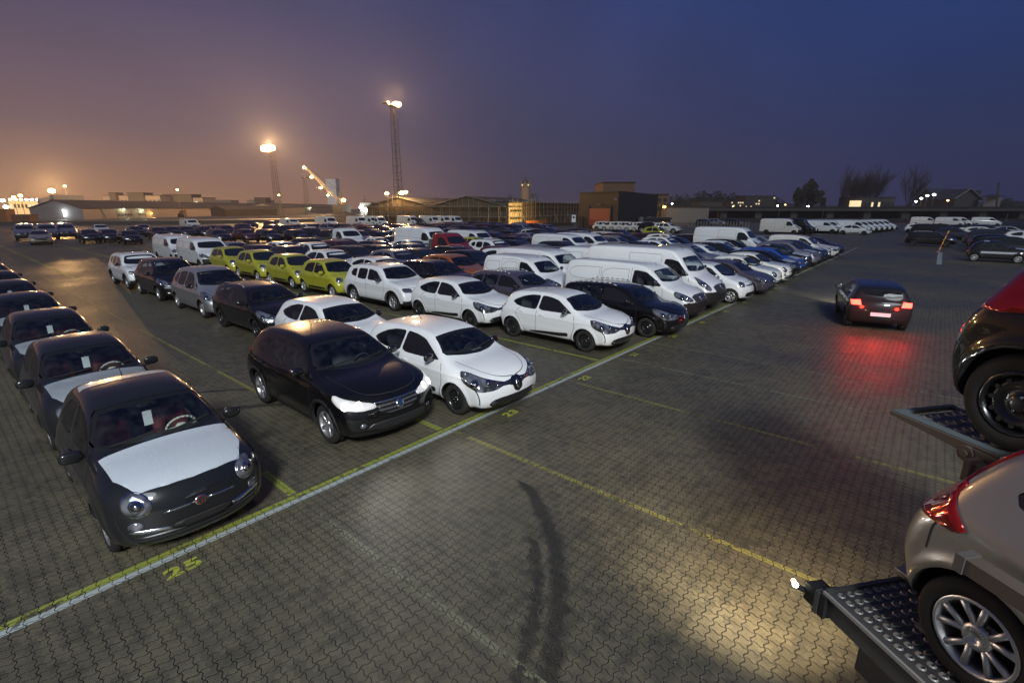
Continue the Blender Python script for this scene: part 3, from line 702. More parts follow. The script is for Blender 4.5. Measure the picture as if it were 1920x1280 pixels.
# --- tall family car
SP['mpv']=hatch(4.34,1.84,1.64,2.70,.92,belt=1.04,wr=.325,cowl=1.22,wst=.28,bon=.98,rim='alloy5',rt=-1.74,kf=.38,r=.12,top=.58,rails=None,
  side=[(-1.95,.20),(-2.14,.32),(-2.19,.65),(-2.13,.95),(-2.04,1.10),(-1.84,1.48),(-1.50,1.61),(-.5,1.67),(.25,1.62),(.75,1.36),(1.26,1.06),(1.70,.94),(1.98,.80),(2.18,.62),(2.18,.36),(2.05,.20)],
  win=[[(.72,1.06),(.50,1.30),(.26,1.47),(-.05,1.515),(-.28,1.52),(-.32,1.02)],[(-.39,1.02),(-.35,1.52),(-.78,1.50),(-1.05,1.46),(-1.12,1.04)],[(-1.19,1.06),(-1.13,1.45),(-1.40,1.38),(-1.62,1.25),(-1.66,1.18),(-1.5,1.10)],[(1.02,1.06),(.79,1.10),(.62,1.27)]],
  seams=[[(.86,1.03),(.94,.8),(.86,.45),(.74,.28)],[(-.35,1.0),(-.38,.28)],[(-1.15,1.02),(-1.38,.85),(-1.18,.62),(-1.0,.42),(-.92,.28)],[(-.92,.27),(.74,.27)]],
  tseams=[[(1.26,.66),(1.6,.60),(1.86,.44),(1.96,0)]],handles=[(-.18,.90),(-1.0,.92)],mir=(.62,1.06),
  pat=[('headlight',[(-.46,.92),(-.40,.80),(-.12,.70),(.20,.66),(.42,.68),(.30,.76),(-.10,.88),(-.42,.98)],40,'headlamp',True,.006,.012),
       ('grille',[(-.40,.60),(.40,.60),(.44,.66),(-.44,.66)],0,'black_gloss',False,.006,.01),
       ('badge',[(0,.60),(.05,.70),(0,.80),(-.05,.70)],0,'chrome',False,.014,.012),
       ('air_intake',[(-.52,.28),(.52,.28),(.60,.36),(.48,.47),(-.48,.47),(-.60,.36)],0,'intake',False,.005,.008),
       ('fog_lamp',[(.60,.34),(.76,.37),(.74,.42),(.62,.41)],0,'chrome',True,.008,.01),
       ('tail_light',[(.40,.90),(.66,.92),(.70,1.14),(.56,1.12)],155,'taillamp',True,.008,.01)])
# --- rear-engined city car (yellow-green)
SP['city']=hatch(3.60,1.65,1.55,2.49,.63,belt=1.0,wr=.30,cowl=.98,wst=.26,bon=.98,rim='alloyY',rt=-1.40,kf=.30,r=.11,top=.62,mirpaint=True,
  side=[(-1.55,.20),(-1.76,.32),(-1.82,.62),(-1.77,.92),(-1.70,1.04),(-1.52,1.38),(-1.22,1.52),(-.4,1.57),(.22,1.53),(.64,1.28),(1.02,1.06),(1.42,.97),(1.66,.84),(1.81,.62),(1.81,.36),(1.70,.20)],
  win=[[(.72,1.02),(.52,1.16),(.26,1.36),(0,1.43),(-.28,1.44),(-.31,1.0)],[(-.38,1.0),(-.35,1.44),(-.70,1.42),(-.98,1.36),(-1.12,1.20),(-1.16,1.04)]],
  seams=[[(.80,.98),(.84,.75),(.76,.45),(.68,.27)],[(-.34,.98),(-.36,.27)],[(-1.12,.98),(-1.16,.80),(-.98,.60),(-.88,.42),(-.84,.27)],[(-.84,.265),(.68,.265)]],
  tseams=[[(1.04,.64),(1.3,.62),(1.52,.55),(1.60,0)]],handles=[(-.14,.86),(-.90,.90)],
  pat=[('headlight',ellip((.05,.80),.15,.10,18,-.12,2.6),36,'headlamp',True,.008,.012),
       ('grille',[(-.44,.73),(.44,.73),(.46,.78),(-.46,.78)],0,'black_gloss',False,.006,.01),
       ('badge',[(0,.68),(.05,.76),(0,.84),(-.05,.76)],0,'chrome',False,.016,.01),
       ('air_intake',[(-.50,.30),(.50,.30),(.56,.40),(.48,.49),(-.48,.49),(-.56,.40)],0,'intake',False,.006,.008),
       ('side_trim',[(.62,.33),(-.80,.33),(-.80,.42),(.64,.42)],'side','black_plastic',True,.006,.008),
       ('tail_light',ellip((.58,.92),.07,.10,14),180,'taillamp',True,.008,.01)])
# --- compact estate
SP['estate']=hatch(4.27,1.73,1.46,2.59,.86,belt=.98,wr=.31,cowl=1.08,wst=.24,bon=.90,rim='steel',rt=-1.86,kf=.34,rails=(-1.55,.05,.52),railm='alloy',
  win=[[(.84,.995),(.60,1.13),(.26,1.31),(-.02,1.36),(-.32,1.375),(-.35,.975)],[(-.41,.975),(-.37,1.375),(-.85,1.37),(-1.12,1.34),(-1.14,.985)],[(-1.21,.99),(-1.18,1.33),(-1.50,1.28),(-1.70,1.18),(-1.78,1.08)]],
  seams=[[(.90,.95),(.96,.75),(.90,.45),(.80,.27)],[(-.38,.95),(-.40,.27)],[(-1.16,.97),(-1.34,.80),(-1.18,.62),(-1.0,.40),(-.86,.27)],[(-.86,.265),(.80,.265)]],
  tseams=[[(1.12,.66),(1.5,.62),(1.80,.50),(1.98,.30),(2.03,0)]],handles=[(-.18,.84),(-1.0,.86)],
  pat=[(n_,[(a,b) for a,b in p_],v_,m_,b_,o_,t_) for (n_,p_,v_,m_,b_,o_,t_) in SP['hatch']['pat'] if n_ not in('tail_light','side_trim')]+
      [('tail_light',[(.30,.86),(.58,.88),(.66,1.0),(.40,.98)],150,'taillamp',True,.008,.01)])
# --- crossover
SP['crossover']=hatch(4.30,1.82,1.58,2.63,.90,belt=1.05,wr=.345,cowl=.98,wst=.16,bon=1.0,rim='alloy5',rt=-1.66,ww=.21,kf=.32,clad=.34,archtrim=.06,top=.58,
  win=[[(.74,1.08),(.48,1.23),(.18,1.41),(-.12,1.46),(-.40,1.475),(-.43,1.05)],[(-.49,1.05),(-.46,1.475),(-.85,1.46),(-1.15,1.40),(-1.42,1.26),(-1.50,1.19),(-1.2,1.08)]],
  seams=[[(.80,1.03),(.86,.8),(.76,.38)],[(-.46,1.03),(-.48,.38)],[(-1.10,1.05),(-1.28,.85),(-1.08,.62),(-.94,.38)],[(-.94,.375),(.76,.375)]],
  tseams=[[(1.02,.68),(1.5,.66),(1.85,.55),(1.97,.3),(2.0,0)]],handles=[(-.28,.92),(-1.04,.95)],
  pat=[('headlight',[(-.30,.86),(-.16,.76),(.14,.70),(.40,.72),(.36,.79),(-.04,.88),(-.28,.95)],36,'headlamp',True,.006,.012),
       ('grille',[(-.34,.60),(.34,.60),(.42,.78),(-.42,.78)],0,'grille',False,.008,.01),
       ('grille_strip',[(-.42,.775),(.42,.775),(.44,.80),(-.44,.80)],0,'chrome',False,.016,.01),
       ('badge',ellip((0,.70),.07,.07,16),0,'chrome',False,.020,.01),
       ('air_intake',[(-.56,.34),(.56,.34),(.60,.42),(.46,.50),(-.46,.50),(-.60,.42)],0,'intake',False,.006,.008),
       ('fog_lamp',ellip((.64,.47),.05,.04,12),0,'headlamp',True,.012,.01),
       ('tail_light',[(.30,.94),(.62,.94),(.66,1.08),(.40,1.10)],155,'taillamp',True,.008,.01)])
# --- saloon
SP['saloon']=hatch(4.85,1.85,1.47,2.85,.95,belt=.98,wr=.33,cowl=.95,wst=.10,bon=.92,rim='alloy7',kf=.36,
  side=[(-2.20,.20),(-2.38,.34),(-2.44,.64),(-2.40,.92),(-2.20,1.06),(-1.80,1.09),(-1.30,1.34),(-.80,1.46),(-.2,1.49),(.15,1.44),(.55,1.24),(1.0,1.02),(1.6,.94),(2.15,.80),(2.42,.62),(2.43,.36),(2.30,.20)],
  win=[[(.74,1.0),(.48,1.16),(.16,1.32),(-.12,1.365),(-.40,1.375),(-.43,.99)],[(-.49,.99),(-.46,1.375),(-.90,1.34),(-1.25,1.20),(-1.45,1.05),(-1.35,1.02)]],
  seams=[[(.80,.97),(.84,.75),(.72,.28)],[(-.46,.97),(-.48,.28)],[(-1.30,1.0),(-1.42,.80),(-1.15,.40),(-1.0,.28)],[(-1.0,.27),(.72,.27)]],handles=[(-.26,.86),(-1.2,.88)],
  rw=(1.12,1.34,.62,.50),rwx=-.9,
  pat=[('headlight',[(-.20,.78),(-.10,.70),(.40,.68),(.46,.72),(.30,.78),(-.18,.86)],34,'headlamp',True,.006,.012),
       ('grille',[(-.46,.46),(.46,.46),(.54,.60),(.46,.72),(-.46,.72),(-.54,.60)],0,'grille',False,.008,.01),
       ('grille_strip',[(-.5,.715),(.5,.715),(.5,.73),(-.5,.73)],0,'chrome',False,.012,.008),
       ('air_intake',[(-.60,.26),(.60,.26),(.56,.38),(-.56,.38)],0,'intake',False,.006,.008),
       ('tail_light',[(.45,.78),(.84,.80),(.84,.92),(.50,.94)],170,'taillamp',True,.008,.01)])
# --- vans
def van(L,W,H,wb,fo,belt,wr,side,win,seams,pat,**k):
    xf=L/2-fo; cx=k.pop('cowl'); wst=k.pop('wst')
    d=dict(L=L,W=W,H=H,ax=(xf,xf-wb),wr=wr,belt=belt,side=side,sec=[(W/2*.86,.20),(W/2*.98,.30),(W/2*1.02,.65),(W/2*1.01,belt),(W/2*.97,belt+.2),(W/2*.86,H-.08),(W/2*.74,H+.14)],
      cab=(wst-1.15,cx+.15),floor=.42,ws=k.pop('ws'),wsx=wst-.3,win=win,seams=seams,pat=pat,mir=(cx-.35,belt+.10),cabseat=(wst-.15,.80,1),dash=(cx-.32,belt-.20),
      r=.09,kf=.24,kr=.05,pe=3,tp=.05,crown=.05,rim='steel',ww=.21,aer=wst-.05,lip=.014,hpaint=False)
    d.update(k); return d
SP['kangoo']=van(4.25,1.83,1.80,2.70,.88,1.10,.315,
  [(-1.90,.22),(-2.10,.30),(-2.15,.60),(-2.14,1.1),(-2.08,1.60),(-1.98,1.80),(-1.4,1.85),(-.2,1.84),(.42,1.74),(.85,1.45),(1.25,1.12),(1.62,1.03),(1.94,.88),(2.13,.66),(2.13,.36),(2.0,.20)],
  [[(1.00,1.14),(.72,1.38),(.44,1.58),(.14,1.62),(.06,1.60),(.04,1.12)]],
  [[(1.04,1.1),(1.08,.8),(.92,.40)],[(0.0,1.66),(-.02,.32)],[(-.95,1.66),(-.95,.70)],[(-.02,1.70),(-.95,1.70)],[(-.12,1.60),(-.12,1.14),(-.85,1.14),(-.85,1.60),(-.12,1.60)],[(-1.08,1.58),(-1.08,1.16),(-1.85,1.16),(-1.95,1.56),(-1.08,1.58)],[(.92,.32),(-.02,.32)]],
  [('headlight',[(-.34,.96),(-.26,.80),(.0,.72),(.24,.70),(.30,.78),(.06,.92),(-.26,1.04)],36,'headlamp',True,.006,.012),
   ('grille',[(-.44,.62),(.44,.62),(.50,.74),(-.50,.74)],0,'black_gloss',False,.006,.01),
   ('badge',[(0,.66),(.06,.78),(0,.90),(-.06,.78)],0,'chrome',False,.016,.01),
   ('air_intake',[(-.62,.30),(.62,.30),(.62,.48),(-.62,.48)],0,'intake',False,.006,.008),
   ('tail_light',[(.74,.9),(.86,.9),(.86,1.35),(.76,1.35)],180,'taillamp',True,.008,.01)],cowl=1.25,wst=.44,ws=(1.20,1.62,.72,.60),handles=[(.18,.98)])
SP['van']=van(5.14,1.93,1.90,3.20,.90,1.22,.335,
  [(-2.35,.24),(-2.55,.34),(-2.60,.70),(-2.58,1.3),(-2.52,1.74),(-2.42,1.90),(-1.8,1.95),(.3,1.94),(.82,1.86),(1.25,1.56),(1.62,1.27),(2.0,1.15),(2.36,1.0),(2.57,.74),(2.58,.40),(2.45,.24)],
  [[(1.50,1.22),(1.20,1.45),(.86,1.66),(.52,1.70),(.38,1.69),(.34,1.20)]],
  [[(1.50,1.16),(1.54,.9),(1.38,.42)],[(.30,1.78),(.28,.34)],[(-.92,1.72),(-.92,.62)],[(.20,1.70),(-.85,1.70),(-.85,1.22),(.20,1.18),(.20,1.70)],[(-1.0,1.70),(-2.30,1.68),(-2.35,1.25),(-1.0,1.23),(-1.0,1.70)],[(.28,.40),(-.9,.40)],[(.24,1.02),(-2.3,1.06)]],
  [('headlight',[(-.36,1.02),(-.30,.88),(.0,.78),(.26,.76),(.30,.84),(.04,.98),(-.28,1.10)],36,'headlamp',True,.006,.012),
   ('grille',[(-.46,.70),(.46,.70),(.56,.96),(-.56,.96)],0,'grille',False,.008,.012),
   ('badge',ellip((0,.84),.10,.10,18),0,'chrome',False,.022,.012),
   ('air_intake',[(-.5,.36),(.5,.36),(.5,.5),(-.5,.5)],0,'intake',False,.006,.008),
   ('tail_light',[(.80,.9),(.92,.9),(.92,1.3),(.82,1.3)],180,'taillamp',True,.008,.01)],cowl=1.64,wst=.86,ws=(1.34,1.72,.80,.68),handles=[(.46,1.04),(-.08,1.04)],clad=.40,cladend=(.30,.74))
SP['bigvan']=van(5.60,2.05,2.28,3.70,.86,1.36,.345,
  [(-2.62,.26),(-2.78,.36),(-2.82,.8),(-2.80,1.5),(-2.76,2.10),(-2.68,2.28),(-2.0,2.32),(.6,2.32),(1.12,2.26),(1.42,2.0),(1.66,1.72),(1.96,1.36),(2.30,1.22),(2.62,1.04),(2.80,.80),(2.81,.44),(2.68,.26)],
  [[(1.84,1.34),(1.60,1.60),(1.36,1.86),(1.10,1.92),(.82,1.92),(.76,1.30)]],
  [[(1.82,1.3),(1.88,.95),(1.70,.45)],[(.68,2.05),(.66,.36)],[(-.70,2.1),(-.70,.5)],[(.66,2.08),(-.70,2.08)],[(.60,1.50),(-2.7,1.56)],[(.60,1.50),(.60,.9)]],
  [('headlight',[(-.28,1.26),(-.30,1.08),(-.10,.90),(.10,.82),(.18,.92),(.06,1.10),(-.12,1.26),(-.24,1.32)],30,'headlamp',True,.006,.012),
   ('grille',[(-.50,.72),(.50,.72),(.60,1.02),(-.60,1.02)],0,'grille',False,.008,.012),
   ('badge',[(0,.82),(.07,.94),(0,1.06),(-.07,.94)],0,'chrome',False,.022,.012),
   ('air_intake',[(-.5,.36),(.5,.36),(.5,.52),(-.5,.52)],0,'intake',False,.006,.008),
   ('tail_light',[(.86,.8),(.98,.8),(.98,1.3),(.88,1.3)],180,'taillamp',True,.008,.01)],cowl=1.98,wst=1.16,ws=(1.48,2.0,.84,.72),handles=[(.86,1.10)],clad=.42,cladend=(.34,.80),kf=.26,sec=[(.88,.20),(1.0,.30),(1.045,.7),(1.04,1.3),(1.0,1.5),(.90,2.14),(.76,2.42)])
# --- cab of a flatbed pickup truck (bed added separately)
SP['cab']=van(2.75,2.0,2.10,1.0,.86,1.32,.345,
  [(-1.25,.40),(-1.38,.48),(-1.40,.9),(-1.40,1.5),(-1.38,1.95),(-1.28,2.10),(-.8,2.13),(-.35,2.10),(.0,1.86),(.30,1.60),(.58,1.32),(.9,1.2),(1.18,1.04),(1.36,.80),(1.38,.44),(1.26,.26)],
  [[(.42,1.30),(.20,1.56),(-.08,1.80),(-.34,1.84),(-.62,1.83),(-.66,1.26)]],
  [[(.42,1.26),(.46,.95),(.28,.45)],[(-.74,1.95),(-.76,.46)]],
  SP['bigvan']['pat'][:3]+[('air_intake',[(-.5,.36),(.5,.36),(.5,.52),(-.5,.52)],0,'intake',False,.006,.008)],cowl=.60,wst=-.30,ws=(1.44,1.88,.82,.70),handles=[(-.52,1.06)],clad=.46,cladend=(.30,.76),kr=.02)
SP['cab']['cab']=(-1.3,.7); SP['cab']['ax']=(1.38-.86,)

_n=dict(SP['hatch']); _n.update(hatch(4.10,1.70,1.53,2.60,.84,belt=1.02,wr=.315,cowl=1.0,wst=.20,rim='alloyY',rt=-1.62,kf=.26,kr=.22,tp=.08,
  side=[(-1.80,.24),(-1.97,.34),(-2.04,.60),(-2.00,.84),(-1.86,.98),(-1.80,1.10),(-1.58,1.38),(-1.25,1.51),(-.5,1.56),(.18,1.52),(.62,1.27),(1.05,1.06),(1.6,.95),(1.9,.82),(2.05,.62),(2.05,.36),(1.92,.20)],
  win=[[(.74,1.04),(.50,1.18),(.18,1.37),(-.12,1.42),(-.40,1.435),(-.43,1.01)],[(-.49,1.02),(-.46,1.435),(-.80,1.42),(-1.02,1.38),(-1.08,1.05)],[(-1.14,1.08),(-1.10,1.34),(-1.28,1.28),(-1.44,1.16),(-1.40,1.10)]],
  seams=[[(.80,1.0),(.86,.75),(.80,.45),(.70,.27)],[(-.46,1.0),(-.48,.27)],[(-1.10,1.02),(-1.22,.90),(-1.06,.66),(-.92,.40),(-.84,.27)],[(-1.62,.92),(-1.70,.84),(-1.70,.66)]],
  handles=[(-.28,.90),(-1.0,.92)],
  pat=[('headlight',[(-.36,.80),(-.30,.70),(-.06,.60),(.26,.60),(.50,.68),(.10,.80),(-.36,.91)],38,'headlamp',True,.006,.012),
       ('grille',[(-.40,.62),(.40,.62),(.45,.76),(-.45,.76)],0,'grille',False,.006,.01),('air_intake',[(-.55,.27),(.55,.27),(.55,.42),(-.55,.42)],0,'intake',False,.005,.008),
       ('tail_light',[(-1.50,.845),(-1.93,.825),(-1.97,.92),(-1.86,1.02),(-1.76,1.16),(-1.60,1.34),(-1.44,1.43),(-1.47,1.395),(-1.60,1.25),(-1.70,1.10),(-1.66,.99)],'side','redlens',True,.012,.02),
       ('tail_light_rear',[(.50,.86),(.74,.87),(.76,1.0),(.70,1.10),(.62,1.0)],180,'redlens',True,.010,.015)])); SP['note']=_n
_b=dict(SP['crossover']); _b['pat']=[p for p in _b['pat'] if p[0]!='tail_light']+[('tail_light',[(-1.40,1.06),(-1.55,.97),(-1.80,.93),(-2.02,.96),(-2.0,1.10),(-1.88,1.32),(-1.74,1.46),(-1.58,1.44),(-1.44,1.24)],'side','redlens',True,.012,.02)]
_b.update(rim='steel',archtrim=None,ax=(1.25,-1.52)); SP['crossrear']=_b
# ------------------------------------------------------------------ the parked cars
KIND={'hatch':('hatchback','parked_hatchback'),'retro':('retro mini car','retro_mini_car'),'suv':('off-roader','parked_off_roader'),'mpv':('family car','parked_family_car'),'city':('city car','parked_city_car'),'estate':('estate car','parked_estate_car'),
 'crossover':('crossover','parked_crossover'),'saloon':('saloon','parked_saloon'),'kangoo':('small van','small_panel_van'),'van':('panel van','panel_van'),'bigvan':('high-roof van','high_roof_van'),'cab':('pickup truck','pickup_truck'),'note':('hatchback','carried_hatchback'),'crossrear':('crossover','carried_crossover')}
CAT={'kangoo':'van','van':'van','bigvan':'van','cab':'truck'}
CNAME={'white':'white','white_warm':'off-white','black':'black','graphite':'dark graphite','darkgrey':'dark grey','brown':'dark brown','silver':'silver','purple_silver':'pale mauve','lime':'lime green','orange':'orange','red':'red','darkred':'dark red','blue':'blue','navy':'navy blue','beige_metal':'beige','gold_silver':'gold','purple_grey':'purplish grey'}
PROTO={}; USED={}
def set_paint(root,pm):
    for o in [root]+list(root.children):
        if o.type=='MESH' and o.material_slots and o.material_slots[0].link=='OBJECT' and o.get('fixed') is None:
            if o.name.split('.')[0] in('body','door_handle') or (o.name.startswith('side_mirror') and o.get('pm')): o.material_slots[0].material=pm
def flatten(root,name):
    vs=[];fs=[];mi=[];mats=[]
    bpy.context.view_layer.update()
    def walk(o,Mx):
        for ch in o.children:
            L=Mx@ch.matrix_basis
            if ch.type=='MESH':
                me=ch.data; b=len(vs); vs.extend([tuple(L@v.co) for v in me.vertices]); ms=[s.material for s in ch.material_slots]
                for p in me.polygons:
                    m=ms[min(p.material_index,len(ms)-1)]
                    if m not in mats: mats.append(m)
                    fs.append(tuple(b+i for i in p.vertices)); mi.append(mats.index(m))
            walk(ch,L)
    from mathutils import Matrix
    walk(root,Matrix())
    pm=[c for c in root.children if c.name.startswith('body')][0].material_slots[0].material
    if mats[0] is not pm: 
        i=mats.index(pm); mats[0],mats[i]=mats[i],mats[0]; mi=[i if k==0 else (0 if k==i else k) for k in mi]
    o=mesh_obj(name,vs,fs,mats,None,mi); o.data.set_sharp_from_angle(angle=math.radians(40)); o.material_slots[0].link='OBJECT'; o.material_slots[0].material=pm; return o
def kill(o):
    for c in list(o.children): kill(c)
    bpy.data.objects.remove(o)
def get(kind,lod,rim=None):
    key=(kind,lod)
    if key in PROTO and not USED.get(key): USED[key]=1; return PROTO[key]
    if key in PROTO:
        s,F=PROTO[key]; r=copy_tree(s) if lod<2 else s.copy()
        if lod==2: COL.objects.link(r)
        return r,F
    sp=SP[kind]; res={'retro':.024,'hatch':.026,'note':.024,'crossrear':.028}.get(kind,.034)
    r,F=build_car(sp,KIND[kind][1],'paint',res,0 if lod==0 else 1)
    if sp.get('mirpaint'):
        for c in r.children:
            if c.name.startswith('side_mirror'): c['pm']=1
    if lod==2:
        f=flatten(r,KIND[kind][1]); kill(r); r=f
    PROTO[key]=(r,F); USED[key]=1; return r,F
for _k,_l in [(k,l) for k in KIND for l in (0,1,2) if not (l==1 and k in('note','crossrear')) and not (l==2 and k in ('note','crossrear','kangoo','cab'))]: get(_k,_l)
USED.clear()
used_labels={}
def nomirrorprop(r):
    pass
def place(kind,col,x,y,rz=0,lod=0,label=None,group=None,z=0,tilt=0):
    r,F=get(kind,lod); r.location=(x,y,z); r.rotation_euler=(0,tilt,rz); pm=M[col]
    if lod==2: r.material_slots[0].material=pm
    else: set_paint(r,pm)
    tag(r,label,CAT.get(kind,'car'),group); return r,F
# ------------------------------------------------------------------ world coordinates of things seen in the photo
CP,SPi=math.cos(PITCH),math.sin(PITCH); CY,SY=math.cos(YAW),math.sin(YAW)
def at(px,F,py=None,z=None):
    """point at forward distance F (m) in the direction of photo column px; height from row py or z"""
    if py is not None:
        tv=math.atan((640-py)/FPX)-PITCH; zz=CAMH+F*math.tan(tv); dep=F*CP-(zz-CAMH)*SPi
    else:
        zz=z or 0; dep=F*CP-(zz-CAMH)*SPi
    R=(px-960)/FPX*dep
    return Vector((-SY*F+CY*R, CY*F+SY*R, zz))
def ground(px,py,z=0.0):
    v=640-py; Fh=FPX*CP+v*SPi; Z=-FPX*SPi+v*CP; t=(CAMH-z)/-Z; R=(px-960)*t; F=Fh*t
    return Vector((-SY*F+CY*R, CY*F+SY*R, z))
def proj(p):
    x,y,z=p; F=-SY*x+CY*y; R=CY*x+SY*y; h=z-CAMH; dep=F*CP-h*SPi; u=F*SPi+h*CP
    return 960+R/dep*FPX, 640-u/dep*FPX
# ------------------------------------------------------------------ ground materials
def math_(m,op,a,b=None,c=None):
    n=nd(m,'ShaderNodeMath',operation=op)
    for i,q in enumerate((a,b,c)):
        if q is None: continue
        if isinstance(q,(int,float)): n.inputs[i].default_value=q
        else: lk(m,q,n.inputs[i])
    return n.outputs[0]
def paver_nodes(m):
    tc=nd(m,'ShaderNodeNewGeometry'); sx=nd(m,'ShaderNodeSeparateXYZ'); lk(m,tc.outputs['Position'],sx.inputs[0]); X,Y=sx.outputs[0],sx.outputs[1]
    wob=nd(m,'ShaderNodeTexNoise',Scale=.6,Detail=2.0); lk(m,tc.outputs['Position'],wob.inputs['Vector'])
    WX,WY=.1125,.1125
    def zig(v,per,amp):   # clipped triangle wave: the toothed edge of interlocking pavers
        v=math_(m,'ADD',v,per/4); p=math_(m,'PINGPONG',math_(m,'DIVIDE',v,per/2),1.0); p=math_(m,'SUBTRACT',p,.5); p=math_(m,'MULTIPLY',p,2.9)
        p=math_(m,'MINIMUM',math_(m,'MAXIMUM',p,-1.0),1.0); return math_(m,'MULTIPLY',p,amp)
    wo=math_(m,'MULTIPLY',math_(m,'SUBTRACT',wob.outputs['Fac'],.5),.05)
    u=math_(m,'ADD',math_(m,'ADD',X,zig(Y,WY,.0115)),wo); v=math_(m,'ADD',math_(m,'ADD',Y,zig(X,WX,-.0105)),wo)
    fu=math_(m,'PINGPONG',math_(m,'DIVIDE',u,WX),.5); fv=math_(m,'PINGPONG',math_(m,'DIVIDE',v,WY),.5)
    du=math_(m,'MULTIPLY',fu,WX); dv=math_(m,'MULTIPLY',fv,WY)
    # joint width varies along the surface
    jn=nd(m,'ShaderNodeTexNoise',Scale=5.0,Detail=3.0); lk(m,tc.outputs['Position'],jn.inputs['Vector'])
    jw=math_(m,'MULTIPLY_ADD',math_(m,'ADD',math_(m,'MULTIPLY',jn.outputs['Fac'],.5),math_(m,'MULTIPLY',wob.outputs['Fac'],.55)),.0105,-.0012)
    a=math_(m,'DIVIDE',du,jw); b=math_(m,'DIVIDE',dv,math_(m,'MULTIPLY',jw,.85))
    d=math_(m,'MINIMUM',a,b); joint=nd(m,'ShaderNodeMapRange'); joint.inputs['From Min'].default_value=.6; joint.inputs['From Max'].default_value=1.5; lk(m,d,joint.inputs['Value'])
    J=joint.outputs[0]      # 0 in the joint, 1 on the stone
    # id of the stone
    cu=math_(m,'FLOOR',math_(m,'ADD',math_(m,'DIVIDE',u,WX),.5)); cv=math_(m,'FLOOR',math_(m,'ADD',math_(m,'DIVIDE',v,WY),.5))
    cb=nd(m,'ShaderNodeCombineXYZ'); lk(m,cu,cb.inputs[0]); lk(m,cv,cb.inputs[1]); wn=nd(m,'ShaderNodeTexWhiteNoise',noise_dimensions='2D'); lk(m,cb.outputs[0],wn.inputs['Vector'])
    return tc,J,wn.outputs['Value'],d,X,Y
def ground_mat():
    m=pr('pavers',(.06,.05,.04),.6); b=m.node_tree.nodes['Principled BSDF']
    tc,J,ID,d,X,Y=paver_nodes(m); pos=tc.outputs['Position']
    n1=nd(m,'ShaderNodeTexNoise',Scale=.16,Detail=6.0,Roughness=.6); lk(m,pos,n1.inputs['Vector'])
    n2=nd(m,'ShaderNodeTexNoise',Scale=140.0,Detail=3.0); lk(m,pos,n2.inputs['Vector'])
    n3=nd(m,'ShaderNodeTexNoise',Scale=1.3,Detail=5.0); lk(m,pos,n3.inputs['Vector'])
    c=nd(m,'ShaderNodeValToRGB'); e=c.color_ramp.elements; e[0].position=.3; e[0].color=(.052,.048,.033,1); e[1].position=.75; e[1].color=(.128,.111,.070,1)
    f=math_(m,'ADD',math_(m,'ADD',math_(m,'MULTIPLY',n1.outputs['Fac'],.70),math_(m,'MULTIPLY',ID,.24)),math_(m,'MULTIPLY',n3.outputs['Fac'],.18)); f=math_(m,'SUBTRACT',f,.07); lk(m,f,c.inputs[0])
    g=nd(m,'ShaderNodeMix',data_type='RGBA',blend_type='MULTIPLY'); g.inputs[0].default_value=1; lk(m,c.outputs[0],g.inputs[6])
    gr=nd(m,'ShaderNodeMapRange'); gr.inputs['From Min'].default_value=.3; gr.inputs['From Max'].default_value=.7; gr.inputs['To Min'].default_value=.45; gr.inputs['To Max'].default_value=1.6; lk(m,n2.outputs['Fac'],gr.inputs['Value'])
    cg=nd(m,'ShaderNodeCombineXYZ'); [lk(m,gr.outputs[0],cg.inputs[i]) for i in range(3)]; lk(m,cg.outputs[0],g.inputs[7])
    # small pale stones and leaves
    vo=nd(m,'ShaderNodeTexVoronoi',Scale=7.0,Randomness=1.0); lk(m,pos,vo.inputs['Vector']); sp=math_(m,'LESS_THAN',vo.outputs['Distance'],.028)
    mx0=nd(m,'ShaderNodeMix',data_type='RGBA'); lk(m,sp,mx0.inputs[0]); lk(m,g.outputs[2],mx0.inputs[6]); mx0.inputs[7].default_value=(.30,.25,.10,1)
    # tyre marks: dark arcs burnt on the stones
    def arc(cx,cy,R,w,y0,y1,k=0.0):
        dx=math_(m,'SUBTRACT',X,cx); dy=math_(m,'SUBTRACT',Y,cy); r=math_(m,'SQRT',math_(m,'ADD',math_(m,'MULTIPLY',dx,dx),math_(m,'MULTIPLY',dy,dy)))
        q=math_(m,'ABSOLUTE',math_(m,'SUBTRACT',r,R)); q=math_(m,'ADD',q,math_(m,'MULTIPLY',math_(m,'SUBTRACT',n4.outputs['Fac'],.50),.34+k))
        a=nd(m,'ShaderNodeMapRange'); a.inputs['From Min'].default_value=w; a.inputs['From Max'].default_value=w*.4; lk(m,q,a.inputs['Value'])
        return math_(m,'MULTIPLY',a.outputs[0],math_(m,'MULTIPLY',math_(m,'GREATER_THAN',Y,y0),math_(m,'LESS_THAN',Y,y1)))
    n4=nd(m,'ShaderNodeTexNoise',Scale=6.0,Detail=6.0,Roughness=.65); lk(m,pos,n4.inputs['Vector']); t=None
    for A in TYRE_ARCS:
        q=arc(*A); t=q if t is None else math_(m,'MAXIMUM',t,q)
    mx1=nd(m,'ShaderNodeMix',data_type='RGBA'); lk(m,math_(m,'MULTIPLY',t,.72),mx1.inputs[0]); lk(m,mx0.outputs[2],mx1.inputs[6]); mx1.inputs[7].default_value=(.012,.011,.009,1)
    mx=nd(m,'ShaderNodeMix',data_type='RGBA'); lk(m,J,mx.inputs[0]); mx.inputs[6].default_value=(.008,.008,.005,1); lk(m,mx1.outputs[2],mx.inputs[7])
    lk(m,mx.outputs[2],b.inputs['Base Color'])
    ro=nd(m,'ShaderNodeMapRange'); ro.inputs['From Min'].default_value=.35; ro.inputs['From Max'].default_value=.7; ro.inputs['To Min'].default_value=.40; ro.inputs['To Max'].default_value=.68; lk(m,n1.outputs['Fac'],ro.inputs['Value']); lk(m,ro.outputs[0],b.inputs['Roughness'])
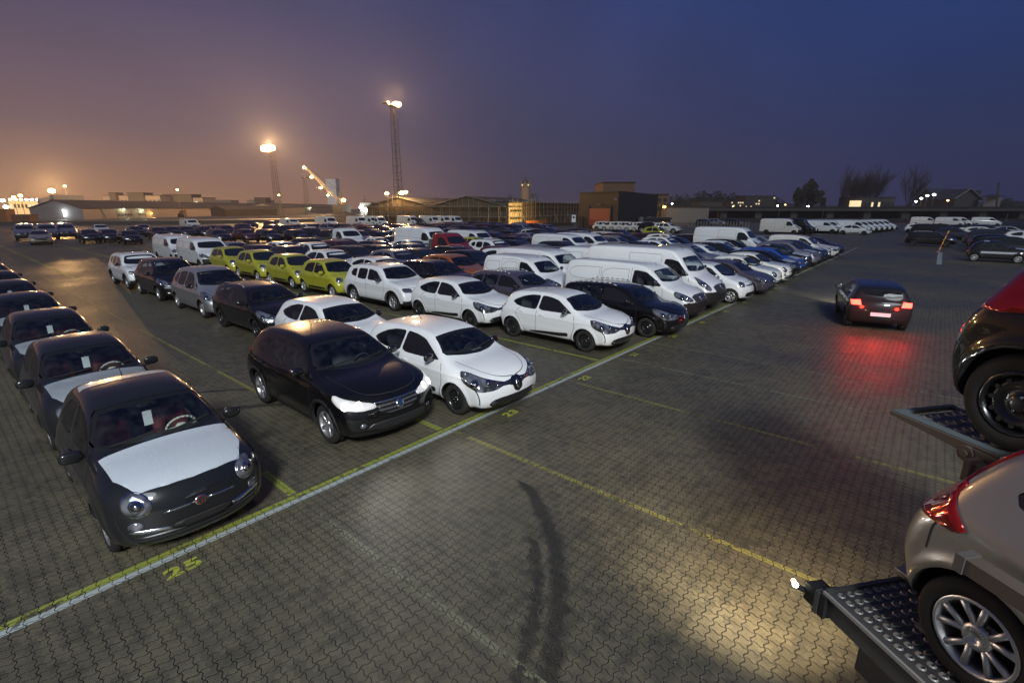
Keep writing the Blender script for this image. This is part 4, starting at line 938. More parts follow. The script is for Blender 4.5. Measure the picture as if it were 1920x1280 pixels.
    hs=math_(m,'ADD',math_(m,'MULTIPLY',J,1.0),math_(m,'ADD',math_(m,'MULTIPLY',n2.outputs['Fac'],.25),math_(m,'MULTIPLY',ID,.25)))
    bp=nd(m,'ShaderNodeBump',Strength=.75,Distance=.005); lk(m,hs,bp.inputs['Height']); lk(m,bp.outputs[0],b.inputs['Normal']); return m
def marking_mat(name,col,wear):
    m=pr(name,col,.55); b=m.node_tree.nodes['Principled BSDF']; tc,J,ID,d,X,Y=paver_nodes(m)
    n=nd(m,'ShaderNodeTexNoise',Scale=9.0,Detail=8.0,Roughness=.7); lk(m,tc.outputs['Position'],n.inputs['Vector'])
    n2=nd(m,'ShaderNodeTexNoise',Scale=.9,Detail=3.0); lk(m,tc.outputs['Position'],n2.inputs['Vector'])
    f=math_(m,'ADD',n.outputs['Fac'],math_(m,'MULTIPLY',math_(m,'SUBTRACT',n2.outputs['Fac'],.5),.8))
    a=nd(m,'ShaderNodeMapRange'); a.inputs['From Min'].default_value=wear; a.inputs['From Max'].default_value=wear+.07; lk(m,f,a.inputs['Value'])
    al=math_(m,'MULTIPLY',a.outputs[0],J); tr=nd(m,'ShaderNodeBsdfTransparent'); ms=nd(m,'ShaderNodeMixShader'); lk(m,al,ms.inputs[0]); lk(m,tr.outputs[0],ms.inputs[1]); lk(m,b.outputs[0],ms.inputs[2])
    o=[x for x in m.node_tree.nodes if x.type=='OUTPUT_MATERIAL'][0]; lk(m,ms.outputs[0],o.inputs['Surface']); return m
def circ(p,q,r):
    A=np.array([[2*(q[0]-p[0]),2*(q[1]-p[1])],[2*(r[0]-p[0]),2*(r[1]-p[1])]]); b=np.array([q[0]**2+q[1]**2-p[0]**2-p[1]**2,r[0]**2+r[1]**2-p[0]**2-p[1]**2])
    c=np.linalg.solve(A,b); return c[0],c[1],math.hypot(p[0]-c[0],p[1]-c[1])
a1=circ(ground(985,905),ground(1042,1040),ground(1040,1200)); a2=circ(ground(1000,1000),ground(1005,1110),ground(985,1230))
TYRE_ARCS=[(*a1,.13,2.2,4.9),(*a2,.10,2.0,4.0,.03),]
b1=circ(ground(1290,850),ground(1500,830),ground(1750,700))
gmat=ground_mat()
n=40; xs=np.linspace(-1,1,n+1); xs=np.sign(xs)*np.abs(xs)**2.2*1400
vs=[(x,y,0) for x in xs for y in xs]; fs=[(i*(n+1)+j,(i+1)*(n+1)+j,(i+1)*(n+1)+j+1,i*(n+1)+j+1) for i in range(n) for j in range(n)]
g=mesh_obj('ground',vs,fs,[gmat],smooth=False); g['kind']='structure'
marking_mat('digit_yellow',(.32,.35,.045),.12); marking_mat('line_white',(.34,.38,.37),.27); marking_mat('line_yellow',(.24,.27,.045),.33); marking_mat('line_faded',(.20,.185,.055),.40); marking_mat('line_old',(.15,.145,.095),.40)
def strip(x0,x1,y0,y1,mat,z=.004,name='painted_line',s=1.0):
    nx=max(1,int(abs(x1-x0)/s)); ny=max(1,int(abs(y1-y0)/s)); 
    vs=[(x0+(x1-x0)*i/nx,y0+(y1-y0)*j/ny,z) for i in range(nx+1) for j in range(ny+1)]; fs=[(i*(ny+1)+j,(i+1)*(ny+1)+j,(i+1)*(ny+1)+j+1,i*(ny+1)+j+1) for i in range(nx) for j in range(ny)]
    o=mesh_obj(name,vs,fs,[M[mat]],smooth=False); o['kind']='structure'; return o
XL=-5.99
strip(XL-.045,XL+.050,-3,60,'line_white'); strip(XL-.155,XL-.055,-3,38,'line_yellow')
BY={25:1.45,24:4.35,23:6.75,22:9.4,21:11.9,20:14.45,19:16.9,18:19.35,17:21.8,16:24.25,15:26.6,14:29.0}
for b in range(13,0,-1): BY[b]=BY[b+1]+2.42
edges_y={24:2.59,23:5.29,22:8.02,21:10.70}
for b,y in edges_y.items():
    if b in(24,): strip(XL-.19,XL-1.1,y-.055,y+.055,'line_yellow')
    elif b==23: strip(XL-.19,XL-1.6,y-.055,y+.055,'line_yellow')
    elif b==21: strip(XL-.19,-40,y-.05,y+.05,'line_yellow')
    else: strip(XL-.19,XL-9,y-.05,y+.05,'line_faded')
strip(-10,-75,3.92,4.0,'line_faded'); 
for y in (5.0,9.3,13.8): strip(-36,-95,y-.08,y+.08,'line_yellow')
for x in (-48,-60): strip(x-.06,x+.06,-2,15,'line_faded')
for y in (2.59,5.40,8.9,11.2,13.2,15.7,18.1,20.6,23.0): strip(XL+.07,2.6,y-.035,y+.035,'line_faded' if y>5 and y<9 else 'line_old')
for y in (37,41,45.2,47.2,49.2,51.5,54,56,58,60): strip(.4,14,y-.05,y+.05,'line_old')
strip(.2,.5,45.6,58.6,'line_white')
pB=ground(1760,497); 
def text_mesh(txt,size):
    cu=bpy.data.curves.new('txt','FONT'); cu.body=txt; cu.size=size*.86; cu.align_x='CENTER'; cu.align_y='CENTER'; cu.offset=.012; cu.space_character=1.1
    o=bpy.data.objects.new('txt',cu); sc.collection.objects.link(o); bpy.context.view_layer.update()
    dg=bpy.context.evaluated_depsgraph_get(); me=bpy.data.meshes.new_from_object(o.evaluated_get(dg)); bpy.data.objects.remove(o); return me
for b in range(25,7,-1):
    if b==24: continue
    me=text_mesh(str(b),.34); me.materials.clear(); me.materials.append(M['digit_yellow']); o=bpy.data.objects.new('bay_number',me); link(o); o['kind']='structure'
    y=BY[b]-.1 if b!=25 else 1.12
    o.location=(XL+.30,y,.005); o.rotation_euler=(0,0,math.pi/2); o.scale=(1.15,.85,1)

# ------------------------------------------------------------------ buildings etc.
pr('cladding_white',(.24,.20,.195),.6); pr('roof_dark',(.035,.030,.030),.8); pr('cladding_brown',(.024,.017,.011),.7); pr('cladding_black',(.020,.021,.024),.7); pr('door_red',(.30,.035,.025),.55)
pr('brick',(.13,.085,.055),.85); pr('brick_light',(.26,.19,.13),.85); pr('concrete',(.19,.175,.165),.85); pr('concrete_dark',(.07,.065,.06),.85); pr('bark',(.05,.04,.03),.9); pr('leaf_dark',(.03,.035,.02),.9); pr('scaffold',(.34,.29,.21),.5,.3); pr('sheeting',(.12,.09,.055),.8); pr('sheet_lit_tone',(.62,.50,.32),.8)
pr('container_brown',(.20,.10,.05),.7); pr('container_orange',(.30,.13,.05),.7); pr('orange_panel',(.50,.14,.03),.6); pr('slate',(.05,.05,.055),.7); pr('crane_paint',(.55,.50,.38),.6); pr('steel_dark',(.12,.11,.10),.6,.4); pr('red_paint',(.5,.03,.02),.5); pr('yellow_paint',(.6,.42,.03),.5); pr('soil',(.05,.04,.03),.95); pr('silo_grey',(.30,.27,.24),.7)
for nme,c,s in (('glow_sodium',(1,.50,.13),60),('glow_sodium_soft',(1,.55,.2),8),('glow_white',(.85,1,.95),30),('glow_green',(.75,1,.55),14),('window_lit',(1,.80,.45),1.1),('window_green',(.8,1,.7),1.2),('glow_amber',(1,.55,.05),25),('glow_xenon',(1,.98,.95),22),('glow_tail',(1,.035,.02),14),('facade_glow',(1,.62,.25),1.0)):
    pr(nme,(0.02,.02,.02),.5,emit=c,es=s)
for nme in ('cladding_white','cladding_brown','cladding_black','sheeting','roof_dark','door_red'):
    m=M[nme]; b=m.node_tree.nodes['Principled BSDF']; col=tuple(b.inputs['Base Color'].default_value); tc_=nd(m,'ShaderNodeTexCoord'); w_=nd(m,'ShaderNodeTexWave',Scale=1.6,bands_direction='DIAGONAL' if nme!='door_red' else 'Z'); lk(m,tc_.outputs['Object'],w_.inputs['Vector'])
    n_=nd(m,'ShaderNodeTexNoise',Scale=.35,Detail=6.0); lk(m,tc_.outputs['Object'],n_.inputs['Vector'])
    f_=math_(m,'ADD',math_(m,'MULTIPLY',w_.outputs['Fac'],.22),math_(m,'MULTIPLY',n_.outputs['Fac'],.5)); x_=nd(m,'ShaderNodeMix',data_type='RGBA'); lk(m,f_,x_.inputs[0]); x_.inputs[6].default_value=tuple(c*1.2 for c in col[:3])+(1,); x_.inputs[7].default_value=tuple(c*.55 for c in col[:3])+(1,); lk(m,x_.outputs[2],b.inputs['Base Color'])
def frame(a,b):
    """local frame of a facade from a to b: along, outward (towards the camera side)"""
    a=Vector((a[0],a[1],0)); b=Vector((b[0],b[1],0)); t=(b-a); L=t.length; t.normalize(); nrm=Vector((t.y,-t.x,0))
    if nrm.dot(-a)<0: nrm=-nrm
    return a,t,nrm,L
def TF(a,t,nrm): return lambda u,v,w: (a.x+t.x*u+nrm.x*v, a.y+t.y*u+nrm.y*v, w)   # u along, v outward, w up
def shed(name,a,b,depth,eave,ridge,wall,roof,label,cat='building',group=None,over=.4):
    """gabled shed, long facade from a to b, ridge parallel to it"""
    a,t,nr,L=frame(a,b); T=TF(a,t,nr); o=empty(name,(a.x,a.y,0)); tag(o,label,cat,group); inv=lambda f:(lambda u,v,w:tuple(Vector(f(u,v,w))-Vector((a.x,a.y,0))))
    T=inv(T); m=MB(); vs=[T(u,v,w) for u in (0,L) for (v,w) in ((0,0),(0,eave),(-depth/2,ridge-.12),(-depth,eave),(-depth,0))]
    m.add(vs,[(0,1,2,3,4),(9,8,7,6,5),(0,5,6,1),(3,8,9,4)]); m.build('wall',[M[wall]],o)
    m=MB()
    for s in (0,1):
        v0=over if s==0 else -depth-over; e=eave-.1*(1 if over else 0)
        vs=[T(u,v,w) for u in (-over,L+over) for (v,w) in ((v0,e),(-depth/2,ridge),(-depth/2,ridge-.18),(v0,e-.18))]
        m.add(vs,[(0,1,2,3),(7,6,5,4),(0,4,5,1),(1,5,6,2),(2,6,7,3),(3,7,4,0)])
    m.build('roof',[M[roof]],o); return o,T,L
def pbox(parent,name,T,u0,u1,v0,v1,w0,w1,mat): return MB().box(u0,u1,v0,v1,w0,w1,0,T).build(name,[M[mat]],parent)
# long white shed on the left
A=at(158,175); B=at(528,330)
o,T,L=shed('warehouse',A,B,18,3.9,6.6,'cladding_white','roof_dark','long low white warehouse with a dark roof beyond the lot, lit doors','warehouse')
def along(px,a,t,nr): # u where column px meets the facade
    best=min(range(0,3000),key=lambda k:abs(proj((a.x+t.x*k*.15,a.y+t.y*k*.15,2))[0]-px)); return best*.15
a_,t_,n_,_=frame(A,B)
for px0,px1,z1,mt in ((217,247,2.6,'cladding_black'),):
    pass
for px0,px1 in ((219,247),(259,273)):
    u0,u1=along(px0,a_,t_,n_),along(px1,a_,t_,n_); d_=pbox(o,'loading_door',T,u0,u1,.0,.12,0,3.0,'cladding_white'); k=5 if px0<250 else 3
    for i in range(k):
        w_=(u1-u0)/k; pbox(d_,'door_pane',T,u0+w_*i+w_*.2,u0+w_*(i+1)-w_*.1,.10,.16,.9,1.7,'cladding_black')
for px,z,mt,r in ((231,3.35,'glow_green',.30),(265,2.9,'glow_green',.28),(281,1.7,'glow_amber',.28),(409,1.6,'glow_amber',.3),(425,1.6,'glow_amber',.2)):
    u=along(px,a_,t_,n_); m=MB(); v,f=superlump(T(u,.55,z),r,r,r*.6,1); m.add(v,f); m.build('wall_lamp',[M[mt]],o)
    lamp('wall_light','POINT',T(u,1.2,z-.1),260,(.85,1,.6) if mt=='glow_green' else (1,.6,.2),o,.2)
m=MB(); v,f=superlump(T(-.6,-6,3.0),.25,.25,.25,1); m.add(v,f); m.tube(T(-.5,-6,1.0),T(-.5,-6,2.6),.14); m.build('gable_lamp',[M['glow_white']],o); lamp('gable_light','POINT',T(-2.2,-6,2.6),200,(.75,.85,1),o,.3)
u=along(195,a_,t_,n_); MB().tube(T(u,.5,0),T(u-1.5,.2,4.2),.12).build('downpipe',[M['steel_dark']],o)
A2=at(519,300); B2=at(640,430)
o2,T2,L2=shed('warehouse',A2,B2,16,4.3,6.6,'cladding_white','roof_dark','second pale warehouse beside the crane with one green-lit door','warehouse')
a_,t_,n_,_=frame(A2,B2); u0,u1=along(573,a_,t_,n_),along(588,a_,t_,n_); d_=pbox(o2,'loading_door',T2,u0,u1,.0,.12,0,3.2,'cladding_white'); pbox(d_,'door_pane',T2,u0+1,u1-1,.10,.16,.9,1.8,'cladding_black')
m=MB(); v,f=superlump(T2((u0+u1)/2,.6,3.9),.45,.45,.3,1); m.add(v,f); m.build('wall_lamp',[M['glow_green']],o2); lamp('wall_light','POINT',T2((u0+u1)/2,1.6,3.7),600,(.8,1,.6),o2,.2)
A3=at(423,238); B3=at(521,268); o3,T3,L3=shed('annex',A3,B3,9,3.2,4.9,'cladding_brown','roof_dark','low brown lean-to between the two pale warehouses','building')
# low barrier along the far left edge of the lot
def wall_run(name,pts,h,th,mat,label,cat,z0=0):
    m=MB()
    for p,q in zip(pts[:-1],pts[1:]):
        a,t,nr,L=frame(p,q); m.box(0,L,-th/2,th/2,z0,z0+h,0,TF(a,t,nr))
    o=m.build(name,[M[mat]]); return tag(o,label,cat)
wall_run('barrier',[at(-40,112),at(330,120),at(640,150)],.85,.3,'concrete_dark','low dark concrete barrier at the far left edge of the lot','barrier')
wall_run('barrier',[at(640,140),at(690,112),at(885,104),at(1075,112)],.7,.25,'cladding_brown','brown barrier in front of the scaffolded hall','barrier')
# heap of soil
def heap(c,rx,ry,h,label):
    vs=[];fs=[];n=28;m_=7
    for j in range(m_+1):
        r=j/m_
        for k in range(n):
            t=2*math.pi*k/n; q=rng.uniform(.88,1.1); vs.append((c.x+rx*r*q*math.cos(t),c.y+ry*r*q*math.sin(t),h*(1-r)**1.1*rng.uniform(.85,1.1)-.02))
    for j in range(m_):
        for k in range(n): fs.append((j*n+k,j*n+(k+1)%n,(j+1)*n+(k+1)%n,(j+1)*n+k))
    return tag(mesh_obj('soil_heap',vs,fs,[M['soil']]),label,'soil heap')
u_=along(305,*frame(A,B)[:3])
rs=empty('container_lifter',tuple(Vector((A.x,A.y,0))+Vector(T(u_,9,0)))); tag(rs,'rusty red container lifter parked in front of the white warehouse','lifter')
_q=Vector((rs.location)); m=MB()
for s in (-1.6,1.6): m.box(s-.2,s+.2,-.3,.3,0,4.2)
m.box(-1.8,1.8,-.3,.3,3.9,4.3).box(-1.8,1.8,-.3,.3,2.3,2.6); m.build('mast',[M['container_brown']],rs); MB().box(-3.8,-1,-1.2,1.2,.5,1.8).box(-3.0,-1.6,-.9,.9,1.8,2.9).build('cabin',[M['container_brown']],rs)
for s in (-3,-.6,1.4): MB().lathe([(.001,-.3),(.7,-.3),(.7,.3),(.001,.3)],14,(s,-1.2,.7),'y').build('wheel',[M['rubber']],rs)
heap(at(650,150),16,9,2.6,'low dark soil heap left of the scaffolded hall')
# scaffolded hall
def hall(a,b,depth,eave,gables,wall,label,litpx=None):
    a,t,nr,L=frame(a,b); T0=TF(a,t,nr); base=Vector((a.x,a.y,0)); T=lambda u,v,w:tuple(Vector(T0(u,v,w))-base)
    o=empty('scaffolded_hall',(a.x,a.y,0)); tag(o,label,'building'); m=MB(); k=gables; 
    pts=[(0,0),(0,eave)]
    for i in range(k): pts+=[((i+.5)*L/k,eave+2.0),((i+1)*L/k,eave)]
    pts+=[(L,0)]
    if k==0: pts=[(0,0),(0,eave),(L,eave),(L,0)]
    n_=len(pts); vs=[T(u,v,w) for v in (0,-depth) for u,w in pts]; m.add(vs,[tuple(range(n_)),tuple(range(2*n_-1,n_-1,-1))]+[(i,(i+1)%n_,n_+(i+1)%n_,n_+i) for i in range(n_)]); m.build('wall',[M[wall]],o)
    m=MB()
    for i in range(1,len(pts)-2): 
        (u0,w0),(u1,w1)=pts[i],pts[i+1]; vs=[T(u,v,w) for (u,w) in ((u0,w0+.02),(u1,w1+.02)) for v in (.25,-depth-.2)]+[T(u,v,w+.2) for (u,w) in ((u0,w0),(u1,w1)) for v in (.25,-depth-.2)]
        m.add(vs,[(0,1,3,2),(4,6,7,5),(0,2,6,4),(1,5,7,3),(0,4,5,1),(2,3,7,6)])
    m.build('roof',[M['roof_dark']],o)
    m=MB(); step=2.4; v1=1.0; ns=int(L/step)
    for i in range(ns+1):
        u=i*step; h=eave+rng.choice([.3,.8,1.0,.2])
        m.tube(T(u,v1,0),T(u,v1,h),.045,5); m.tube(T(u+.08,.35,0),T(u+.08,.35,h-.3),.04,5)
        if i%3==1: m.tube(T(u,v1,0),T(u+step*.8,v1,2),.04,5)
        if i%4==2: m.tube(T(u,v1+1.2,0),T(u+.1,v1,2.6),.04,5)
    for w in (2.0,4.0,eave+.1):
        m.tube(T(0,v1,w),T(L,v1,w),.045,5); m.tube(T(0,.35,w),T(L,.35,w),.04,5); m.box(0,L,.4,v1-.06,w-.06,w-.02,0,T); m.tube(T(0,v1,w+.9),T(L,v1,w+.9),.03,5) if w<4 else None
    if k:
        for i in range(k):
            um=(i+.5)*L/k; m.tube(T(i*L/k,v1,eave+.2),T(um,v1,eave+2.3),.05,5); m.tube(T(um,v1,eave+2.3),T((i+1)*L/k,v1,eave+.2),.05,5)
            for q in (-2,-.7,.7,2): m.tube(T(um+q,v1,eave),T(um+q,v1,eave+2.9-abs(q)*.3),.04,5)
            m.tube(T(um-4,v1,eave+2.9),T(um+4,v1,eave+2.9),.035,5)
    m.build('scaffolding',[M['scaffold']],o); return o,T,L
cA,cB,cC=at(690,122),at(950,106),at(1090,150)
oh,Th,Lh=hall(cA,cB,26,4.1,2,'sheeting','long gabled hall wrapped in scaffolding and brown sheeting, left wing')
oh2,Th2,Lh2=hall(at(953,106),cC,22,4.9,0,'sheeting','flat-roofed right wing of the scaffolded hall, lit yellow at its corner')
a_,t_,n_,_=frame(at(953,106),cC); pbox(oh2,'lit_tone_sheeting',Th2,0,6.5,.02,.09,.1,4.85,'sheet_lit_tone')  # brighter copy of the sheeting: the corner's lamplight is put into its colour
for w in (1.5,3.1): pbox(oh2,'window_band',Th2,.6,6.2,.10,.14,w,w+.35,'cladding_black')
pbox(oh2,'orange_skip_panel',Th2,4,16,2.2,2.35,.3,1.15,'orange_panel')
for u in (2,12,20): pbox(oh2,'skylight',Th2,u,u+4,-7,-4,5.1,5.6,'concrete')
lamp('work_light','SPOT',Th2(1.5,9,2.2),5200,(1,.66,.22),oh2,.3,aim=Th2(4,0,2.6),spot=90)
# masts
def lattice(name,F,px,pytop,w0,w1,label,heads,group='tall lattice light masts'):
    p=at(px,F,z=0); h=at(px,F,pytop).z; o=empty(name,(p.x,p.y,0)); tag(o,label,'light mast',group); m=MB(); n_=int(h/1.9)
    def c(i,k): w=(w0+(w1-w0)*i/n_)/2; return (w*(1,-1,-1,1)[k],w*(1,1,-1,-1)[k],h*i/n_)
    for i in range(n_):
        for k in range(4):
            m.bar(c(i,k),c(i+1,k),.13); m.bar(c(i,k),c(i+1,(k+1)%4),.07); m.bar(c(i+1,k),c(i+1,(k+1)%4),.07)
    m.build('mast_frame',[M['steel_dark']],o)
    MB().box(-w1*.9,w1*.9,-w1*.9,w1*.9,h,h+.15).build('platform',[M['steel_dark']],o)
    tc_=Vector((-p.x,-p.y,0)).normalized(); sd=Vector((-tc_.y,tc_.x,0))
    for (dx,dz,lit,r) in heads:
        q=sd*dx+Vector((0,0,h+dz)); MB().tube((0,0,h),tuple(q),.07).build('lamp_arm',[M['steel_dark']],o)
        hb=MB(); v,f=superlump(tuple(q),r*1.0,r*1.0,r*.6,.6); hb.add(v,f); hb.build('floodlight',[M['steel_dark'] if not lit else M['glow_sodium']],o)
    return o,h,p
mo,mh,mp=lattice('light_mast',150,750,200,1.9,1.2,'tallest lattice light mast, rising behind the scaffolded hall, one lamp lit',[(1.0,.6,True,1.0),(-.3,.4,False,.5),(-1.7,.9,False,.6),(-2.4,.8,False,.5)])
lamp('flood','POINT',(0,0,mh+2.2),40000,(1,.60,.27),mo,.8)
mo2,mh2,mp2=lattice('light_mast',215,524,284,2.2,1.4,'lattice light mast above the long warehouse with a blazing orange lamp cluster',[(-1.8,1.0,True,1.9),(-.4,1.3,True,1.7)])
lamp('flood','POINT',(0,0,mh2+3.5),230000,(1,.58,.25),mo2,1.0)
mo3,mh3,mp3=lattice('light_mast',300,578,334,2.2,1.4,'unlit lattice mast between the warehouse mast and the harbour crane',[(-1.2,.4,False,.6),(1.2,.4,False,.6)])
# small lamp posts, lit
def post(F,px,py,r,mat,label,en=0,col=(1,.6,.25),base=None):
    p=at(px,F,z=0); h=at(px,F,py).z; o=empty('lamp_post',(p.x,p.y,0)); tag(o,label,'lamp post'); MB().tube((0,0,0),(0,0,h-r*.5),max(.06,F*.0006),6,0,max(.04,F*.0004)).build('post',[M['steel_dark']],o)
    b=MB(); v,f=superlump((0,0,h),r,r,r*.7,.9); b.add(v,f); b.build('lamp_head',[M[mat]],o)
    if en: lamp('lamp_light','POINT',(0,0,h+r*1.6),en,col,o,r)
    return o
post(240,108,358,1.3,'glow_sodium','brightest orange lamp above the grey silos at far left',230000,(1,.55,.2))
post(260,134,349,.55,'glow_sodium','small twin orange lamp right of the silos')
for i,(px,py,r,mt,lb) in enumerate(((34,370,.9,'glow_sodium','left one of two orange lamps over the lit quay'),(47,367,.9,'glow_sodium','right one of two orange lamps over the lit quay'),(12,376,1.1,'glow_white','white quay lamp at the far left edge'),(15,388,1.2,'glow_white','lower white quay lamp at the far left edge'))):
    post(300,px,py,r,mt,lb,26000 if i<2 else 0)
post(230,341,356,.42,'glow_sodium','lone orange lamp above the office roof behind the warehouse')
post(260,527,366,.5,'glow_sodium','small orange lamp beside the warehouse mast')
post(118,729,363,.40,'glow_sodium','orange lamp on a post at the left gable of the scaffolded hall',2600)
post(116,756,362,.50,'glow_sodium','larger of the paired orange lamps at the foot of the tall mast',5200)
post(119,764,360,.42,'glow_sodium','smaller of the paired orange lamps at the foot of the tall mast',2600)
post(125,1243,388,.34,'glow_amber','starry yellow lamp right of the black box building',900,(1,.6,.12))
for i,(px,py,r,mt,lb) in enumerate(((1258,382,.3,'glow_white','tiny white street lamp above the pale wall'),(1350,391,.35,'glow_sodium_soft','dim orange street lamp under the wooded hill'),(1455,386,.3,'glow_white','white street lamp left of the round tree'),(1469,384,.32,'glow_sodium_soft','orange street lamp left of the round tree'),(1512,387,.42,'glow_white','white street lamp in front of the round tree'),(1720,372,.4,'glow_white','third white lamp of the rising row'),(1730,367,.45,'glow_white','second white lamp of the rising row'),(1742,365,.5,'glow_white','highest white lamp of the rising row by the big house'),(1711,378,.35,'glow_white','lowest white lamp of the rising row'),(1770,376,.4,'glow_sodium_soft','orange lamp on the front of the big house'),(1372,387,.3,'glow_sodium_soft','orange street lamp under the wooded hill'),(1384,401,.35,'window_lit','warm lamp low beside the viaduct'))):
    post(205,px,py,r,mt,lb)
# crane
def crane():
    F=330; b=at(640,F,z=0); o=empty('harbour_crane',(b.x,b.y,0)); tag(o,'yellow lit lattice harbour crane with its jib raised to the left','crane')
    L=lambda px,py:at(px,F,py)-b; m=MB()
    def boom(p,q,w,n):
        for i in range(n):
            a=p.lerp(q,i/n); c=p.lerp(q,(i+1)/n); ww=w*(1-.6*i/n); up=Vector((0,0,ww)); m.bar(tuple(a),tuple(c),.35); m.bar(tuple(a+up),tuple(c+up),.35); m.bar(tuple(a),tuple(c+up),.2); m.bar(tuple(a+up),tuple(a),.2)
    boom(L(641,385),L(570,313),2.6,16); m.build('jib',[M['crane_paint']],o)
    m=MB(); 
    for s in (-1.6,1.6): m.bar(tuple(L(639,420)+Vector((s,0,0))),tuple(L(637,357)+Vector((s*.3,0,0))),.6)
    m.bar(tuple(L(655,402)),tuple(L(637,357)),.4); m.box(-5,7,-3,3,0,6); m.build('tower',[M['steel_dark']],o)
    m=MB(); m.bar(tuple(L(637,357)),tuple(L(570,311)),.14); m.bar(tuple(L(637,357)),tuple(L(600,345)),.12); m.bar(tuple(L(570,313)),tuple(L(571,335)),.10); m.build('stay_rope',[M['steel_dark']],o)
    for px,py,r in ((570,313,.9),(584,331,.9),(601,351,.9),(615,365,.7),(644,374,1.3)):
        k=MB(); v,f=superlump(tuple(L(px,py)+Vector((0,0,-.4))),r,r,r*.7,1); k.add(v,f); k.build('crane_lamp',[M['glow_sodium']],o)
    for px,py in ((577,320),(592,340),(608,358),(625,372)): lamp('crane_light','POINT',tuple(L(px,py)+Vector((-3,-4,2))),2600,(1,.62,.25),o,.4)
crane()
# ship lights right of the crane, offices and silos behind the warehouses
def block(name,pxs,F,depth,py0,mat,label,cat='building',wins=None,py1=None,lit='window_lit'):
    a=at(pxs[0],F,z=0); b=at(pxs[1],F,z=0); a,t,nr,L=frame(a,b); T0=TF(a,t,nr); base=Vector((a.x,a.y,0)); T=lambda u,v,w:tuple(Vector(T0(u,v,w))-base); h=at((pxs[0]+pxs[1])/2,F,py0).z
    o=empty(name,(a.x,a.y,0)); tag(o,label,cat); pbox(o,'wall',T,0,L,-depth,0,0,h,mat); pbox(o,'roof',T,-.2,L+.2,-depth-.2,.2,h,h+.35,'roof_dark')
    if wins:
        nx,nz,frac=wins
        for j in range(nz):
            for i in range(nx):
                w=L/nx; z1=h-(j+.35)*h*.8/nz*.8; q=rng.random()<frac
                pbox(o,'window',T,w*(i+.22),w*(i+.78),.02,.10,z1-h*.28/nz,z1,lit if q else 'cladding_black')
    return o,T,L,h
pr('office_white',(.24,.22,.21),.8)
block('office_building',(200,306),300,14,367,'office_white','pale office block with dark roof sheds behind the long warehouse',wins=(14,1,.1)); block('plant_room',(212,224),298,6,362,'slate','small dark rooftop plant room on the left office block'); block('plant_room',(246,276),299,8,362,'slate','wide dark rooftop plant room on the left office block')
block('office_building',(312,384),310,14,371,'office_white','office block with green-lit windows behind the warehouse',wins=(9,1,.5),lit='window_green'); block('plant_room',(312,364),309,10,365,'slate','long dark rooftop storey on the green-lit office block')
block('office_building',(384,436),420,12,376,'concrete','low distant grey block right of the offices'); block('office_building',(466,504),400,12,376,'office_white','pale distant block behind the warehouse mast',wins=(7,1,.1)); block('plant_room',(480,502),398,8,371,'slate','dark rooftop box on the distant pale block')
block('factory',(616,634),600,14,335,'paper','faint tall factory tower far behind the crane')
o,T,L,h=block('quay_factory',(22,92),300,20,377,'facade_glow','orange factory front with a self-glowing wall on the quay at far left',wins=(10,1,.3))  # the wall itself emits, standing in for lamplight falling on the front
for i in range(7): 
    v,f=superlump(T(2+L*i/7,.6,h+.8),.7,.7,.5,1); MB().add(v,f).build('roof_lamp',[M['glow_white'] if i>2 else M['glow_sodium']],o)
def silos():
    a=at(82,215,z=0); o=empty('silo_group',(a.x,a.y,0)); tag(o,'cluster of tall grey silos under the brightest orange lamp','silo')
    for i in range(5):
        p=at(88+i*9.5,215+i*1.5,z=0)-a; hh=at(90,215,372-i*1.6).z; MB().lathe([(.01,hh),(1.7,hh-.3),(1.75,hh-.5),(1.75,0)],16,(p.x,p.y,0),'z').build('silo',[M['silo_grey']],o,smooth=True)
    p=at(134,222,z=0)-a; MB().box(p.x-6,p.x+4,p.y-5,p.y+5,0,at(130,222,366).z).build('silo_house',[M['silo_grey']],o)
silos()
for i,(p0,p1,F,y0,mt,lb) in enumerate(((-30,16,125,393,'container_orange','tall stack of brown containers at the far left edge'),(14,26,128,404,'container_brown','narrow brown container beside the tall stack'),(24,58,122,403,'container_brown','dark brown shipping container right of the stack'))):
    a=at(p0,F,z=0); b=at(p1,F,z=0); a,t,nr,L=frame(a,b); T=TF(a,t,nr); h=at((p0+p1)/2,F,y0).z; m=MB(); n_=int(L/.4)
    for k in range(n_): m.box(L*k/n_,L*(k+.55)/n_,-2.4,.0,.1,h,0,T); m.box(L*(k+.55)/n_,L*(k+1)/n_,-2.4,-.05,.1,h,0,T)
    m.box(-.05,L+.05,-2.5,.06,0,.1,0,T); m.box(-.05,L+.05,-2.5,.06,h,h+.12,0,T); tag(m.build('shipping_container',[M[mt]]),lb,'container')
o,T,L,h=block('ship',(676,696),330,10,380,'office_white','white lit ship superstructure between crane and hall','ship'); 
for u,z,r in ((1,h*.6,1.3),(3.5,h*.35,1.6),(6,h*.5,1.0)): v,f=superlump(T(u,.8,z),r,r,r*.6,1); MB().add(v,f).build('deck_lamp',[M['glow_white']],o)
MB().tube(T(2.5,-3,h),T(2.5,-3,h+4),.3).box(1,4,-4,-2,h+1.5,h+1.8,0,T).build('ship_mast',[M['steel_dark']],o)
